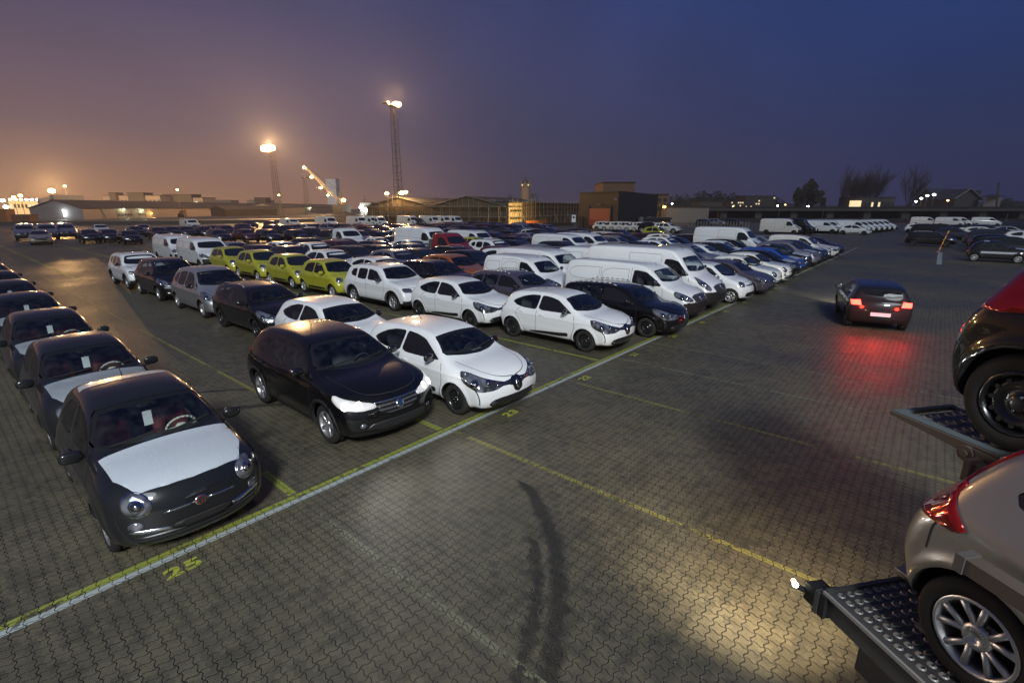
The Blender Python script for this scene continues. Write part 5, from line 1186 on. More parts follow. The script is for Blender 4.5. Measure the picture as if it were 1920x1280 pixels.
# black box building with the red door
bA,bB,bC=at(1085,98,z=0),at(1157,88,z=0),at(1230,112,z=0); hb=at(1157,88,358).z
def boxb():
    o=empty('box_building',(bB.x,bB.y,0)); tag(o,'windowless dark box building with a big red roller door','building'); b0=Vector((bB.x,bB.y,0)); D=bA+bC-bB
    P=[bA,bB,bC,D]; vs=[tuple(Vector((p.x,p.y,z))-b0) for z in (0,hb) for p in P]; m=MB(); m.add(vs,[(0,1,5,4)],0); m.add(vs,[(1,2,6,5),(2,3,7,6),(3,0,4,7),(4,5,6,7)],1); m.build('wall',[M['cladding_brown'],M['cladding_black']],o)
    a,t,nr,L=frame(bB,bA); T0=TF(a,t,nr); T=lambda u,v,w:tuple(Vector(T0(u,v,w))-b0); al=lambda px:min((k*.02 for k in range(int(L*50))),key=lambda u:abs(proj(T0(u,0,2))[0]-px)); u1,u0=al(1105),al(1144)
    d=pbox(o,'roller_door',T,u0,u1,.03,.12,.75,at(1125,92,391).z,'door_red')
    for i in range(5): w=(u1-u0)/5; pbox(d,'door_window',T,u0+w*i+.1,u0+w*(i+1)-.1,.04,.10,.25,.65,'window_lit' if i%2 else 'cladding_black')
    pbox(o,'door_frame',T,u0-.14,u0-.02,.02,.16,0,4.2,'concrete_dark'); pbox(o,'door_frame',T,u1+.02,u1+.14,.02,.16,0,4.2,'concrete_dark')
    pbox(o,'wall_lamp',T,(u0+u1)/2-.2,(u0+u1)/2+.2,.1,.5,4.35,4.5,'concrete'); pbox(o,'side_door',T,al(1091)-.4,al(1091)+.4,.03,.1,0,2.2,'cladding_black')
    a,t,nr,L=frame(bB,bC); T1=TF(a,t,nr); T2=lambda u,v,w:tuple(Vector(T1(u,v,w))-b0)
    for u in (L*.38,L*.60): m=MB(); m.lathe([(.01,2.2),(.5,2.1),(.55,1.9),(.55,.2),(.4,0)],14,T2(u,1.2,0),'z'); m.build('gas_tank',[M['steel_galv']],o,smooth=True)
    pbox(o,'gutter',T,-.1,L*.0+frame(bB,bA)[3]+.1,.02,.16,hb-.15,hb+.06,'concrete_dark')
    for u in (.5,): pbox(o,'flood_lamp',T,.2,.7,.05,.5,hb-1.5,hb-1.2,'concrete')
boxb()
block('roof_silo',(1128,1186),160,16,343,'brick','pale gridded block standing up behind the black box building')
block('shed',(1208,1256),100,5,411,'cladding_black','low black shed at the right foot of the box building'); block('building',(1228,1249),140,6,366,'brick','narrow tan building lit by the yellow lamp',wins=(2,2,0))
block('pale_wall_building',(1248,1327),135,12,389,'concrete','long windowless pale building right of the yellow lamp')
# pictogram board near the red door
q=at(1075,92,z=0); o=empty('notice_board',(q.x,q.y,0),YAW); tag(o,'white notice board on two legs left of the box building','sign'); MB().box(-.35,.35,-.03,.03,1.3,2.6).build('board',[M['paper']],o); MB().box(-.18,.18,-.05,-.031,2.0,2.35).build('pictogram',[M['dark']],o)
for s in (-.3,.3): MB().box(s-.03,s+.03,-.03,.03,0,1.3).build('leg',[M['steel_galv']],o)
# water tower
def tower():
    F=420; p=at(985,F,z=0); o=empty('water_tower',(p.x,p.y,0)); tag(o,'round brick water tower with a turreted top and pointed roof','tower'); z=lambda py:at(985,F,py).z
    w=lambda px:px/FPX*F*CP
    MB().lathe([(w(9),0),(w(8.5),z(352)),(w(8.3),z(350))],20,axis='z').build('shaft',[M['brick_light']],o,smooth=True)
    MB().lathe([(w(8),z(352)),(w(9.5),z(350)),(w(9.5),z(344)),(w(8),z(344))],20,axis='z').build('gallery',[M['brick_light']],o)
    MB().lathe([(w(7.5),z(344.2)),(w(6),z(340)),(w(2.5),z(336)),(0.01,z(331))],16,axis='z').build('roof',[M['slate']],o)
    for k in range(6):
        a=k*math.pi/3; c=(w(8.8)*math.cos(a),w(8.8)*math.sin(a),0); MB().lathe([(w(1.3),z(348)),(w(1.3),z(342)),(.01,z(338.5))],8,c,'z').build('turret',[M['brick_light']],o)
    for k in range(10):
        a=k*math.pi/5; MB().box(-.5,.5,w(9.4),w(9.7),z(349),z(346),0,lambda x,y,zz,a=a:(x*math.cos(a)-y*math.sin(a),x*math.sin(a)+y*math.cos(a),zz)).build('window',[M['window_lit'] if k%2 else M['cladding_black']],o)
    lamp('tower_light','SPOT',tuple(Vector((-p.x,-p.y,0)).normalized()*45+Vector((0,0,2))),14000,(1,.66,.38),o,.5,aim=(0,0,24),spot=60)
tower()
# trees
def bare_tree(F,px,pyt,spread,label,group,lean=.25,seed=0,dens=1.0):
    r=random.Random(seed); p=at(px,F,z=0); H=at(px,F,pyt).z; o=empty('bare_tree',(p.x,p.y,0)); tag(o,label,'tree',group); side=Vector((CY,SY,0))
    m=MB(); m.tube((0,0,0),(0,0,H*.35),H*.020,7,0,H*.014); m.build('trunk',[M['bark']],o); m=MB()
    def br(a,d,l,rad,dep):
        pts=[a]; cur=a; 
        for i in range(3):
            d=(d+Vector((r.uniform(-.2,.2),r.uniform(-.2,.2),r.uniform(.0,.28)))+side*lean*.22).normalized(); nx=cur+d*l/3; m.tube(tuple(cur),tuple(nx),rad*(1-i*.22),4,0,rad*(1-(i+1)*.22)); cur=nx
            if dep<4 and r.random()<(.95 if dep<3 else .8*dens):
                for _ in range(2 if dep<3 else 3): br(cur,(d+Vector((r.uniform(-.7,.7),r.uniform(-.7,.7),r.uniform(-.1,.6)))).normalized(),l*r.uniform(.5,.72),rad*.5,dep+1)
    n_=7
    for k in range(n_):
        a=k*2*math.pi/n_; br(Vector((0,0,H*r.uniform(.10,.38))),Vector((math.cos(a)*spread,math.sin(a)*spread,1.2)).normalized(),H*r.uniform(.38,.5),H*.009,1)
    m.build('crown',[M['bark']],o); return o
def leafy(F,px,pyt,rad,label,seed=0,name='round_tree',group=None,zb=.25,n=2600):
    r=random.Random(seed); p=at(px,F,z=0); H=at(px,F,pyt).z; o=empty(name,(p.x,p.y,0)); tag(o,label,'tree',group); MB().tube((0,0,0),(0,0,H*.6),H*.03,8,0,H*.012).build('trunk',[M['bark']],o)
    m=MB(); cl=[(r.gauss(0,.5)*rad,r.gauss(0,.5)*rad,H*zb+(H*(1-zb))*(.12+.78*r.random()),r.uniform(.16,.34)*rad) for _ in range(34)]
    for i in range(n):
        c=cl[i%34]; q=Vector((r.gauss(0,1),r.gauss(0,1),r.gauss(0,1))); q=q.normalized()*c[3]*r.uniform(.7,1.1); x=Vector((c[0],c[1],c[2]))+q
        zc=(x.z-H*(zb+.36))/(H*(1-zb)*.58); lim=rad*math.sqrt(max(.06,1-zc*zc)); hxy=math.hypot(x.x,x.y)
        if hxy>lim: x.x*=lim/hxy; x.y*=lim/hxy
        if x.z>H: x.z=H-r.random()*.5
        s=rad*r.uniform(.03,.06); u=Vector((r.gauss(0,1),r.gauss(0,1),r.gauss(0,1))).normalized(); v=u.orthogonal().normalized(); m.add([tuple(x+u*s),tuple(x+v*s),tuple(x-u*s),tuple(x-v*s)],[(0,1,2,3)])
    m.build('crown',[M['leaf_dark']],o); return o
leafy(225,1511,335,6.6,'dense round dark tree left of the wind-blown row',3,zb=.0,n=6500)
for i,(px,py) in enumerate(((1574,338),(1590,335),(1604,334),(1618,333),(1633,332))): bare_tree(232,px,py,.30,['bare wind-bent tree at the left end of the row of five','second bare tree in the row of five','middle bare tree of the row of five','fourth bare tree in the row of five','bare tree at the right end of the row of five'][i],'row of wind-bent bare trees',.3,20+i)
bare_tree(200,1700,326,.36,'lone bare tree left of the row of white lamps',None,.32,41,1.0)
for i,(px,py,rr) in enumerate(((1262,364,6),(1285,361,7),(1312,358,8),(1342,358,9),(1370,362,8),(1398,368,7),(1425,369,6),(1452,370,6))):
    leafy(330,px,py,rr,'dark tree %s on the low wooded hill right of the box building'%['at the left foot','second from left','third from left','at the top','just past the top','third from right','second from right','at the right foot'][i],60+i,'hill_tree','trees on the low wooded hill',.0,900)
leafy(400,1000,359,5,'small dark tree right of the water tower',77,'round_tree',None,0,500); leafy(400,955,364,6,'low dark tree left of the water tower',78,'round_tree',None,0,500); leafy(300,1885,372,9,'low dark spreading tree at the far right edge',79,'round_tree',None,0,700)
# hill, hedge, viaduct
def ridge(name,F,pts,depth,mat,z0=0,kind='structure'):
    vs=[];fs=[]
    for px,py in pts:
        a=at(px,F,py); b=at(px,F+depth,z=0); c=at(px,F-depth*.4,z=0); vs+=[tuple(c),tuple(a),(b.x,b.y,0)]
    for i in range(len(pts)-1): fs+=[(i*3,i*3+3,i*3+4,i*3+1),(i*3+1,i*3+4,i*3+5,i*3+2)]
    o=mesh_obj(name,vs,fs,[M[mat]]); o['kind']=kind; return o
ridge('hill',340,[(1232,392),(1262,376),(1300,371),(1345,368),(1390,374),(1440,378),(1500,383),(1560,386),(1640,386),(1720,385),(1800,382),(1880,378),(1960,376)],60,'soil')
def viaduct():
    a=at(1325,165,z=0); b=at(1960,150,z=0); a,t,nr,L=frame(a,b); T0=TF(a,t,nr); base=Vector((a.x,a.y,0)); T=lambda u,v,w:tuple(Vector(T0(u,v,w))-base); o=empty('viaduct',(a.x,a.y,0)); tag(o,'long dark low viaduct crossing behind the right side of the lot','bridge')
    pbox(o,'deck',T,0,L,-7,0,2.9,3.6,'concrete_dark'); pbox(o,'parapet',T,0,L,-.25,.0,3.601,4.2,'cladding_black')
    n_=9
    for i in range(n_): u=L*(i+.5)/n_; pbox(o,'pier',T,u-1,u+1,-5.5,-1.0,0,2.899,'concrete_dark')
    pbox(o,'retaining_wall',T,0,L,-6.9,-6.5,0,2.89,'cladding_black')
viaduct()
wall_run('fence',[at(1325,138),at(1620,134),at(1960,128)],1.15,.1,'cladding_black','low dark fence under the viaduct at the back of the lot','fence')
wall_run('rail',[at(1648,118),at(1702,118)],.08,.08,'door_red','thin pinkish rail at the back of the lot between the vans','rail',.35)
# post fence middle right
for i in range(21):
    px=1291+i*5.6; p=at(px,100-i*.2,z=0); tag(MB().box(-.10,.10,-.08,.08,0,1.25).box(-.12,.12,-.10,.10,1.25,1.3).build('fence_post',[M['concrete']],None,loc=(p.x,p.y,0)),'pale wooden fence post in the short row beyond the middle cars','fence post','row of pale fence posts')
wall_run('rail',[at(1288,100),at(1405,96)],.10,.05,'concrete_dark','dark rail joining the row of pale fence posts','rail',.7)
# houses at the right
def house(F,p0,p1,pe,prr,label,wall='brick',depth=12,hip=False):
    h0=at(p0,F,pe).z; h1=at((p0+p1)/2,F,prr).z; a=at(p0,F,z=0); b=at(p1,F,z=0); o,T,L=shed('house',a,b,depth,h0,h1,wall,'slate',label,'house'); return o,T,L,h0,h1
o,T,L,h0,h1=house(260,1746,1792,370,353,'large dark gabled house left half, on the ridge at right','concrete_dark')
for i in range(4): pbox(o,'window',T,L*(.15+.2*i),L*(.25+.2*i),.02,.1,h0*.55,h0*.8,'cladding_black')
# gable facing us
def gable(F,p0,p1,pe,prr,label):
    a=at(p0,F,z=0); b=at(p1,F,z=0); a,t,nr,L=frame(a,b); T0=TF(a,t,nr); base=Vector((a.x,a.y,0)); T=lambda u,v,w:tuple(Vector(T0(u,v,w))-base); e=at(p0,F,pe).z; r_=at(p0,F,prr).z; o=empty('house',(a.x,a.y,0)); tag(o,label,'house')
    m=MB(); vs=[T(u,v,w) for v in (0,-14) for u,w in ((0,0),(0,e),(L/2,r_-.3),(L,e),(L,0))]; m.add(vs,[(0,1,2,3,4),(9,8,7,6,5),(0,5,6,1),(3,8,9,4)]); m.build('wall',[M['concrete_dark']],o)
    m=MB()
    for s in (0,1):
        u0,u1=(-1,L/2) if s==0 else (L+1,L/2); vs=[T(u,v,w) for v in (.8,-14.5) for u,w in ((u0,e-.6),(u1,r_),(u1,r_-.4),(u0,e-1.0))]; m.add(vs,[(0,1,2,3),(7,6,5,4),(0,4,5,1),(1,5,6,2),(2,6,7,3),(3,7,4,0)])
    m.build('roof',[M['slate']],o)
    m=MB(); m.bar(T(-1,.9,e-.5),T(L/2,.9,r_+.1),.35); m.bar(T(L+1,.9,e-.5),T(L/2,.9,r_+.1),.35); m.build('barge_board',[M['office_white']],o); return o
gable(245,1784,1828,371,354,'dark house with a pale-edged gable facing the lot')
block('house_annex',(1812,1829),262,8,359,'concrete_dark','flat dark annex right of the pale-edged gable')
def pav():
    F=240; p=at(1853,F,z=0); z=lambda py:at(1853,F,py).z; o=empty('pavilion',(p.x,p.y,0)); tag(o,'small pavilion with a low pyramid roof right of the houses','pavilion'); w=2.8
    MB().box(-w,w,-w,w,0,z(369)).build('wall',[M['office_white']],o); MB().lathe([(w*1.9,z(369.5)),(w*.9,z(366)),(.01,z(363.5))],4,axis='z').build('roof',[M['slate']],o)
pav()
p=at(1867,230,z=0); q=at(1873,230,342); m=MB(); m.tube((0,0,0),tuple(q-Vector((p.x,p.y,0))),.45,8,0,.35); tag(m.build('leaning_pole',[M['steel_dark']],None,loc=(p.x,p.y,0)),'tall leaning dark pole right of the pavilion','pole')
block('civic_building',(1596,1672),215,10,371,'concrete_dark','low building with warm lit windows behind the bare trees',wins=(12,1,.45))
block('lit_pavilion',(1600,1610),212,4,376,'window_lit','glowing glass front between the bare trees'); block('apartment_block',(1395,1450),300,14,368,'concrete_dark','dim apartment block with a few lit windows under the hill',wins=(12,4,.12)); block('apartment_block',(1368,1396),290,14,377,'concrete_dark','lower dim block with lit windows left of the apartments',wins=(7,3,.4))
block('long_shed',(1310,1352),260,12,378,'concrete_dark','dim long shed in front of the wooded hill'); 
# striped bent pole on the right
p=ground(1759,473); q=Vector((.35,.22,0)); o=empty('striped_pole',(p.x,p.y,0)); tag(o,'thin red and yellow striped pole leaning at the lane corner','pole'); 
for i in range(8):
    a=Vector((.05,.03,.235))*i; b=Vector((.05,.03,.235))*(i+1); MB().tube(tuple(a),tuple(b),.045,8).build('band',[M['red_paint'] if i%2==0 else M['yellow_paint']],o)
MB().box(-.14,.14,-.14,.14,0,.08).build('foot',[M['concrete']],o)
# more mid-distance poles on the right
for px,py0,F in ((1705,400,132),(1888,400,128),(1462,393,150),(1544,394,150)):
    p=at(px-4,F,z=0); hh=at(px,F,py0).z; tag(MB().tube((0,0,0),(0.15,0,hh),.07,6).build('pole',[M['steel_galv']],None,loc=(p.x,p.y,0)),{1705:'thin pole behind the left pair of far vans',1888:'leaning thin pole at the far right under the viaduct',1462:'thin lamp pole left under the viaduct',1544:'thin pole right of the far van rows'}[px],'pole')
# assumed, unseen floodlight mast behind the camera, added to light the near cars
o=empty('light_mast',(22,-20,0)); tag(o,'assumed floodlight mast behind the transporter, out of view, added to light the near cars','light mast'); MB().tube((0,0,0),(0,0,24),.22,10,0,.14).build('post',[M['steel_galv']],o); MB().box(-1.4,1.4,-.3,.3,23.6,24.2).build('floodlight',[M['steel_galv']],o)
lamp('flood','POINT',(-.6,.9,24.6),70000,(.94,.98,1.0),o,3.0)  # cool key light of the assumed mast, added for the near cars
def solveX(kind,px,Y):
    sp=SP[kind]; zt=sp['H']-.04; wst={'hatch':.14,'retro':-.05,'suv':.22,'mpv':.28,'city':.26,'estate':.24,'crossover':.16,'saloon':.1,'kangoo':.44,'van':.86,'bigvan':1.16,'cab':-.3}[kind]
    lo,hi=-120.,5.
    for _ in range(50):
        m=(lo+hi)/2
        if proj((m,Y,zt))[0]<px: lo=m
        else: hi=m
    return (lo+hi)/2-wst
HEADS={25:'retro minis',23:'foremost white hatchback',21:'white hatchback beside the red taillights',20:'black estate on the line',19:'white black-bumpered van',18:'big high-roof van',17:'small white city car',16:'grey hatchback on the line',15:'nearer white retro mini',14:'farther white retro mini',13:'black hatchback after the retro minis',12:'blue hatchback',11:'retro mini past the blue car',10:'mauve crossover on the line',9:'navy crossover on the line',8:'white small van on the line',7:'off-white hatchback near the line end',6:'last black hatchback by the line end'}
ORD=['foremost','second','third','fourth','fifth','sixth','seventh','eighth','ninth','tenth','eleventh','twelfth','thirteenth','fourteenth']
COLS={
25:[('retro','graphite',-7.67+ -3.72*i) for i in range(7)],
23:[('hatch','white',-7.62),('hatch','white','p640'),('estate','black','p501'),('mpv','silver','p397'),('mpv','black','p314'),('suv','white','p255')],
21:[('hatch','white',-8.05),('hatch','white','p887'),('suv','white','p737'),('city','lime','p634'),('city','lime','p557'),('city','lime','p494'),('city','lime','p440'),('van','white','p389'),('van','white','p337')],
20:[('estate','black','p1180'),('estate','purple_grey','p982'),('crossover','black','p831'),('hatch','white','p723'),('crossover','white','p633'),('crossover','darkgrey','p557'),('hatch','brown','p500'),('hatch','silver','p453')],
19:[('van','white','p1233'),('kangoo','white','p1009'),('crossover','orange','p858'),('crossover','purple_silver','p759'),('crossover','brown','p682'),('crossover','white','p613'),('hatch','white_warm','p553')],
18:[('bigvan','white',-8.7),('van','white','p1067'),('crossover','black','p907'),('hatch','darkgrey','p801'),('estate','black','p722'),('crossover','darkred','p647'),('crossover','darkgrey','p590')],
17:[('city','white','p1344'),('van','white','p1170'),('crossover','white','p962'),('estate','black','p873'),('hatch','purple_silver','p802'),('hatch','black','p741'),('hatch','brown','p690')],
16:[('hatch','purple_grey','p1372'),('estate','graphite','p1270'),('crossover','brown','p1060'),('hatch','darkred','p960'),('cab','red','p880'),('hatch','white','p815'),('retro','white','p787'),('cab','white','p674')],
15:[('retro','white_warm','p1394'),('hatch','white_warm','p1318'),('estate','navy','p1215'),('hatch','silver','p1130'),('suv','white','p1068'),('bigvan','white','p812'),],
14:[('retro','white_warm','p1417'),('hatch','navy','p1348'),('hatch','graphite','p1265'),('crossover','darkgrey','p1165'),('hatch','black','p1090'),('city','lime','p1000'),('city','lime','p924')],
13:[('hatch','black','p1436'),('crossover','silver','p1370'),('estate','black','p1295'),('van','white','p1211'),('crossover','black','p1120'),('van','white','p985')],
12:[('hatch','blue','p1450'),('hatch','white','p1385'),('hatch','graphite','p1325'),('van','white','p1126')],
11:[('retro','graphite','p1465'),('estate','graphite','p1400'),('hatch','white','p1335')],
10:[('crossover','purple_silver','p1482'),('hatch','white','p1430'),('crossover','white','p1350'),('estate','silver','p1300')],
9:[('crossover','navy','p1498'),('estate','black','p1440'),('hatch','black','p1395')],
8:[('kangoo','white_warm','p1514'),('bigvan','white','p1445')],
7:[('hatch','white_warm','p1524'),('hatch','white','p1475')],
6:[('hatch','black','p1536'),('hatch','silver','p1490')],
}
FILLC=['black','black','black','graphite','darkgrey','brown','navy','white','silver','black','darkred','purple_silver','white_warm','graphite','black']
FILLK=['hatch','hatch','crossover','estate','mpv','crossover','hatch','suv']
GRP='cars and vans parked nose to tail in the main block'
ncar=0; PAPERS=[]
for bay in sorted(COLS,reverse=True):
    Y=BY[bay]; lst=[]
    for (k,c,x) in COLS[bay]:
        X=x if not isinstance(x,str) else solveX(k,float(x[1:]),Y)
        lst.append([k,c,X])
    # keep nose-to-tail order and never overlap
    for i in range(1,len(lst)):
        gap=SP[lst[i-1][0]]['L']/2+SP[lst[i][0]]['L']/2+.22+(1.2 if lst[i][0]=='cab' or lst[i-1][0]=='cab' else 0)
        if lst[i][2]>lst[i-1][2]-gap: lst[i][2]=lst[i-1][2]-gap
    full=[]
    XB=-40 if bay<=20 else -200
    for i,e in enumerate(lst):
        if i and bay<=20:
            while True:
                p=full[-1]; kk=rng.choice(FILLK); need=SP[p[0]]['L']/2+SP[kk]['L']+SP[e[0]]['L']/2+.7+(2.4 if e[0]=='cab' or p[0]=='cab' else 0)
                if p[2]-e[2]<need: break
                full.append([kk,rng.choice(FILLC),p[2]-(SP[p[0]]['L']/2+SP[kk]['L']/2+.35+(1.3 if p[0]=='cab' else 0))])
        full.append(e)
    while bay<=20 and full[-1][2]-SP[full[-1][0]]['L']-2.3>XB+ (8-bay)*.0 and len(full)<13:
        p=full[-1]; kk=rng.choice(FILLK); full.append([kk,rng.choice(FILLC),p[2]-(SP[p[0]]['L']/2+SP[kk]['L']/2+.5+(1.3 if p[0]=='cab' else 0))])
    for i,(k,c,X) in enumerate(full):
        if X<-96: continue
        dist=math.hypot(X,Y); lod=0 if (dist<27 or (i==0 and dist<40)) else (1 if dist<52 else 2)
        jy=rng.uniform(-.10,.10); rz=rng.uniform(-.012,.012)
        if bay==25: jy=rz=0
        kd=KIND[k][0]; 
        if bay==25: lab='%s graphite retro mini with white bonnet film at the near left'%ORD[i].capitalize()
        elif bay==23: lab='%s %s, %s in the line just right of the driving dark car'%(CNAME[c],kd,ORD[i])
        elif i==0: lab='%s %s at the head of its column, %s'%(CNAME[c],kd,{21:'right of the foremost white hatchback',20:'between white hatchback and black-bumpered van',19:'with black front bumper, its roof below the big van',18:'tallest of all on the line',17:'tucked right of the big high-roof van',16:'right of the small white city car',15:'nearer of two retro minis',14:'farther of two retro minis',13:'just past the two retro minis',12:'only blue one on the line',11:'just past the blue one',10:'two past the blue one',9:'three past the blue one',8:'four past the blue one',7:'next to last on the line',6:'last on the line'}[bay])
        else: lab='%s %s, %s in the column behind the %s'%(CNAME[c],kd,ORD[i],HEADS[bay])
        if bay==19 and i==0: lab='white panel van with black front bumper at the head of its column'
        r,F=place(k,c,X,Y+jy,rz,lod,lab,'graphite retro minis' if bay==25 else (('lime green city cars in one row') if (bay==21 and c=='lime') else GRP))
        ncar+=1
        if lod==0 and i>0 and 15<=bay<=20 and k not in('van','bigvan','cab') and rng.random()<.7: PAPERS.append((bay,i,k,X))
        if k=='cab':   # load bed behind the cab
            m=MB(); m.box(-4.3,-1.5,-1.0,1.0,.75,.85); m.box(-4.3,-1.5,.95,1.02,.85,1.2); m.box(-4.3,-1.5,-1.02,-.95,.85,1.2); m.box(-1.56,-1.45,-1.02,1.02,.85,1.7); m.box(-4.34,-4.27,-1.02,1.02,.85,1.2); b=m.build('load_bed',[M['steel_galv']],r); MB().box(-4.2,-.6,-.45,-.35,.5,.74).box(-4.2,-.6,.35,.45,.5,.74).build('chassis',[M['dark']],r)
            td,rd=wheel_meshes(.345,.21,'steel')
            for s in (1,-1):
                t=bpy.data.objects.new('wheel',td); t.location=(-3.2,s*.86,.345); t.rotation_euler=(0,0,0 if s>0 else math.pi); link(t,r); q=bpy.data.objects.new('rim',rd); link(q,t)
        if i==0 and bay in (13,12,10,9) and ('film',k) is not None:
            sp_=SP[k]; xa=sp_['dash'][0]+.42; xb=sp_['L']/2-.34; poly=[(xa,-.58),(xb-.12,-.54),(xb,-.30),(xb+.03,0),(xb,.30),(xb-.12,.54),(xa,.58)]
            if ('film',k,lod) not in _cache:
                v,t,m_=patch(F,poly,'top',.006,.06,0,0); o=mesh_obj('protective_film',v,t,[M['film']],r); _cache[('film',k,lod)]=o.data
            else: link(bpy.data.objects.new('protective_film',_cache[('film',k,lod)]),r)
        if bay==25:   # white protective film on bonnet and on the rear of the roof; tag hanging from the mirror
            for poly in ([(.77,-.67),(1.28,-.65),(1.57,-.52),(1.64,-.25),(1.66,0),(1.64,.25),(1.57,.52),(1.28,.65),(.77,.67)],[(-.95,-.50),(-.66,-.53),(-.66,.53),(-.95,.50)]):
                if ('film',poly[0][0]) not in _cache:
                    v,t,m_=patch(F,poly,'top',.004,.05,0,0); o=mesh_obj('protective_film',v,t,[M['film']],r); _cache[('film',poly[0][0])]=o.data
                else: link(bpy.data.objects.new('protective_film',_cache[('film',poly[0][0])]),r)
            if i<5:
                p_=Vector((X+.02,Y,0)); o=MB().box(-.002,.002,-.05,.05,-.20,0,0).tube((0,0,0),(0,0,.06),.003,4).build('hanging_tag',[M['paper']],None,loc=(X+.06,Y+.0,1.22)); tag(o,'white paper tag hanging behind the windscreen of the %s graphite retro mini'%ORD[i],'tag','paper tags in the retro minis')
            if i==0:
                me=text_mesh('FIAT',.042); me.materials.clear(); me.materials.append(M['chrome']); o=bpy.data.objects.new('badge_lettering',me); link(o,r)
                pb=patch_pts(F,np.array([[0.,.615]]),0)[0]; nn=F.grad(np.array([pb]))[0]; o.location=Vector(pb)+Vector(nn)*.021; o.rotation_euler=Vector(nn).to_track_quat('Z','Y').to_euler(); 
                import mathutils
                zax=Vector(nn).normalized(); xax=Vector((0,1,0)); yax=zax.cross(xax); o.rotation_euler=mathutils.Matrix((xax,yax,zax)).transposed().to_euler(); o.scale=(.9,1.5,1)
# papers lying on dashboards
def paper(X,Y,z,label):
    o=mesh_obj('paper_sheet',[(-.10,-.15,-.03),(.11,-.15,.01),(.11,.15,.01),(-.10,.15,-.03),(-.10,-.15,-.026),(.11,-.15,.014),(.11,.15,.014),(-.10,.15,-.026)],[(3,2,1,0),(4,5,6,7),(0,1,5,4),(1,2,6,5),(2,3,7,6),(3,0,4,7)],[M['paper']],smooth=False,loc=(X,Y,z)); tag(o,label,'paper','paper sheets on dashboards')
for bay,idx,nm in ((23,0,'foremost white hatchback'),(21,0,'white hatchback beside the red taillights'),(20,0,'black estate on the line'),(21,1,'second white hatchback in the lime car column'),(21,2,'white off-roader before the lime cars')):
    k,c,x=COLS[bay][idx]; X=x if not isinstance(x,str) else solveX(k,float(x[1:]),BY[bay]); sp=SP[k]; paper(X+sp['dash'][0]-.02,BY[bay]+.30,sp['dash'][1]+.15,'white paper on the dashboard of the '+nm)
for (bay,i,k,X) in PAPERS: paper(X+SP[k]['dash'][0]-.02,BY[bay]+.30,SP[k]['dash'][1]+.14,'white paper on the dashboard of the %s vehicle behind the %s'%(ORD[i],HEADS[bay]))
# second block of mostly dark cars far left of centre, each placed from the photo
FAR=[('van','purple_silver',42,451,'left one of three vans facing the camera at far left',-.1),('van','purple_silver',84,450,'middle one of three vans facing the camera at far left',-.1),('van','purple_silver',120,448,'right one of three vans facing the camera at far left',-.1),
('saloon','gold_silver',69,459,'gold saloon glowing in orange light before the three vans',-.12),('estate','black',162,456,'black estate, left of a group right of the vans',.0),('estate','black',200,455,'black estate, middle of a group right of the vans',0),('estate','black',238,459,'black estate, nearest of a group right of the vans',0),('saloon','white',186,441,'white saloon half hidden behind the black estates',0),('estate','graphite',252,446,'graphite estate half hidden behind the nearest black estate',0),
('hatch','silver',266,440,'lone silver hatchback with orange glints on the open lot',-.1),('estate','black',294,449,'black estate with chrome glints at the left of the dark row',0),('estate','black',320,447,'second black estate in the dark row',0),('hatch','graphite',347,446,'graphite hatchback, third in the dark row',0),('van','white_warm',357,432,'off-white van standing above the dark row',0),('estate','black',382,446,'black estate, fourth in the dark row',0),('estate','navy',403,443,'navy estate, fifth in the dark row',0),('crossover','black',424,446,'black crossover ending the dark row',0),
('estate','black',410,456,'long black estate behind the second white van',0),('hatch','darkred',461,455,'dark red hatchback left of the black group',0),('hatch','black',457,438,'black hatchback behind the dark red hatchback',0),('hatch','black',469,428,'lone black hatchback far out by the barrier, left one',0),('hatch','black',510,429,'lone black hatchback far out by the barrier, right one',0),
('estate','black',505,456,'black estate right of the dark red hatchback',0),('hatch','black',512,441,'black hatchback behind the estate right of the dark red one',0),('mpv','black',534,446,'black family car between two black estates',0),('estate','black',562,457,'black estate with silver wheels, centre of the black group',0),('mpv','black',591,456,'black family car, right of centre of the black group',0),('estate','black',630,458,'black estate closing the black group on the right',0),('hatch','brown',556,440,'brown hatchback behind the black group',0),
('hatch','white_warm',581,438,'off-white hatchback behind the black group',0),('hatch','graphite',603,438,'graphite hatchback beside the off-white one',0),('mpv','silver',622,441,'silver family car behind the black group',0),('van','white_warm',548,430,'off-white van standing out behind the brown hatchback',0),('bigvan','white_warm',618,430,'pale high-roof van at the left of the far van rows',0)]
for i,(px,lb) in enumerate(((676,'first'),(699,'second'),(712,'third'))): FAR.append(('bigvan','white_warm',px,428.5,'pale high-roof van, %s of three in front of the hall left wing'%lb,0))
for i,(px,lb) in enumerate(((773,'first'),(814,'second'),(836,'third'),(856,'last'))): FAR.append(('bigvan','white_warm',px,427,'pale high-roof van, %s of four under the hall gable'%lb,0))
FAR.append(('van','graphite',786,427,'dark van between the first two pale vans under the gable',0))
for (k,c,px,py,lb,rz) in FAR:
    p=ground(px,py); place(k,c,p.x-SP[k]['L']*.3,p.y+.6,rz+rng.uniform(-.03,.03),2,lb,'cars on the far open lot')
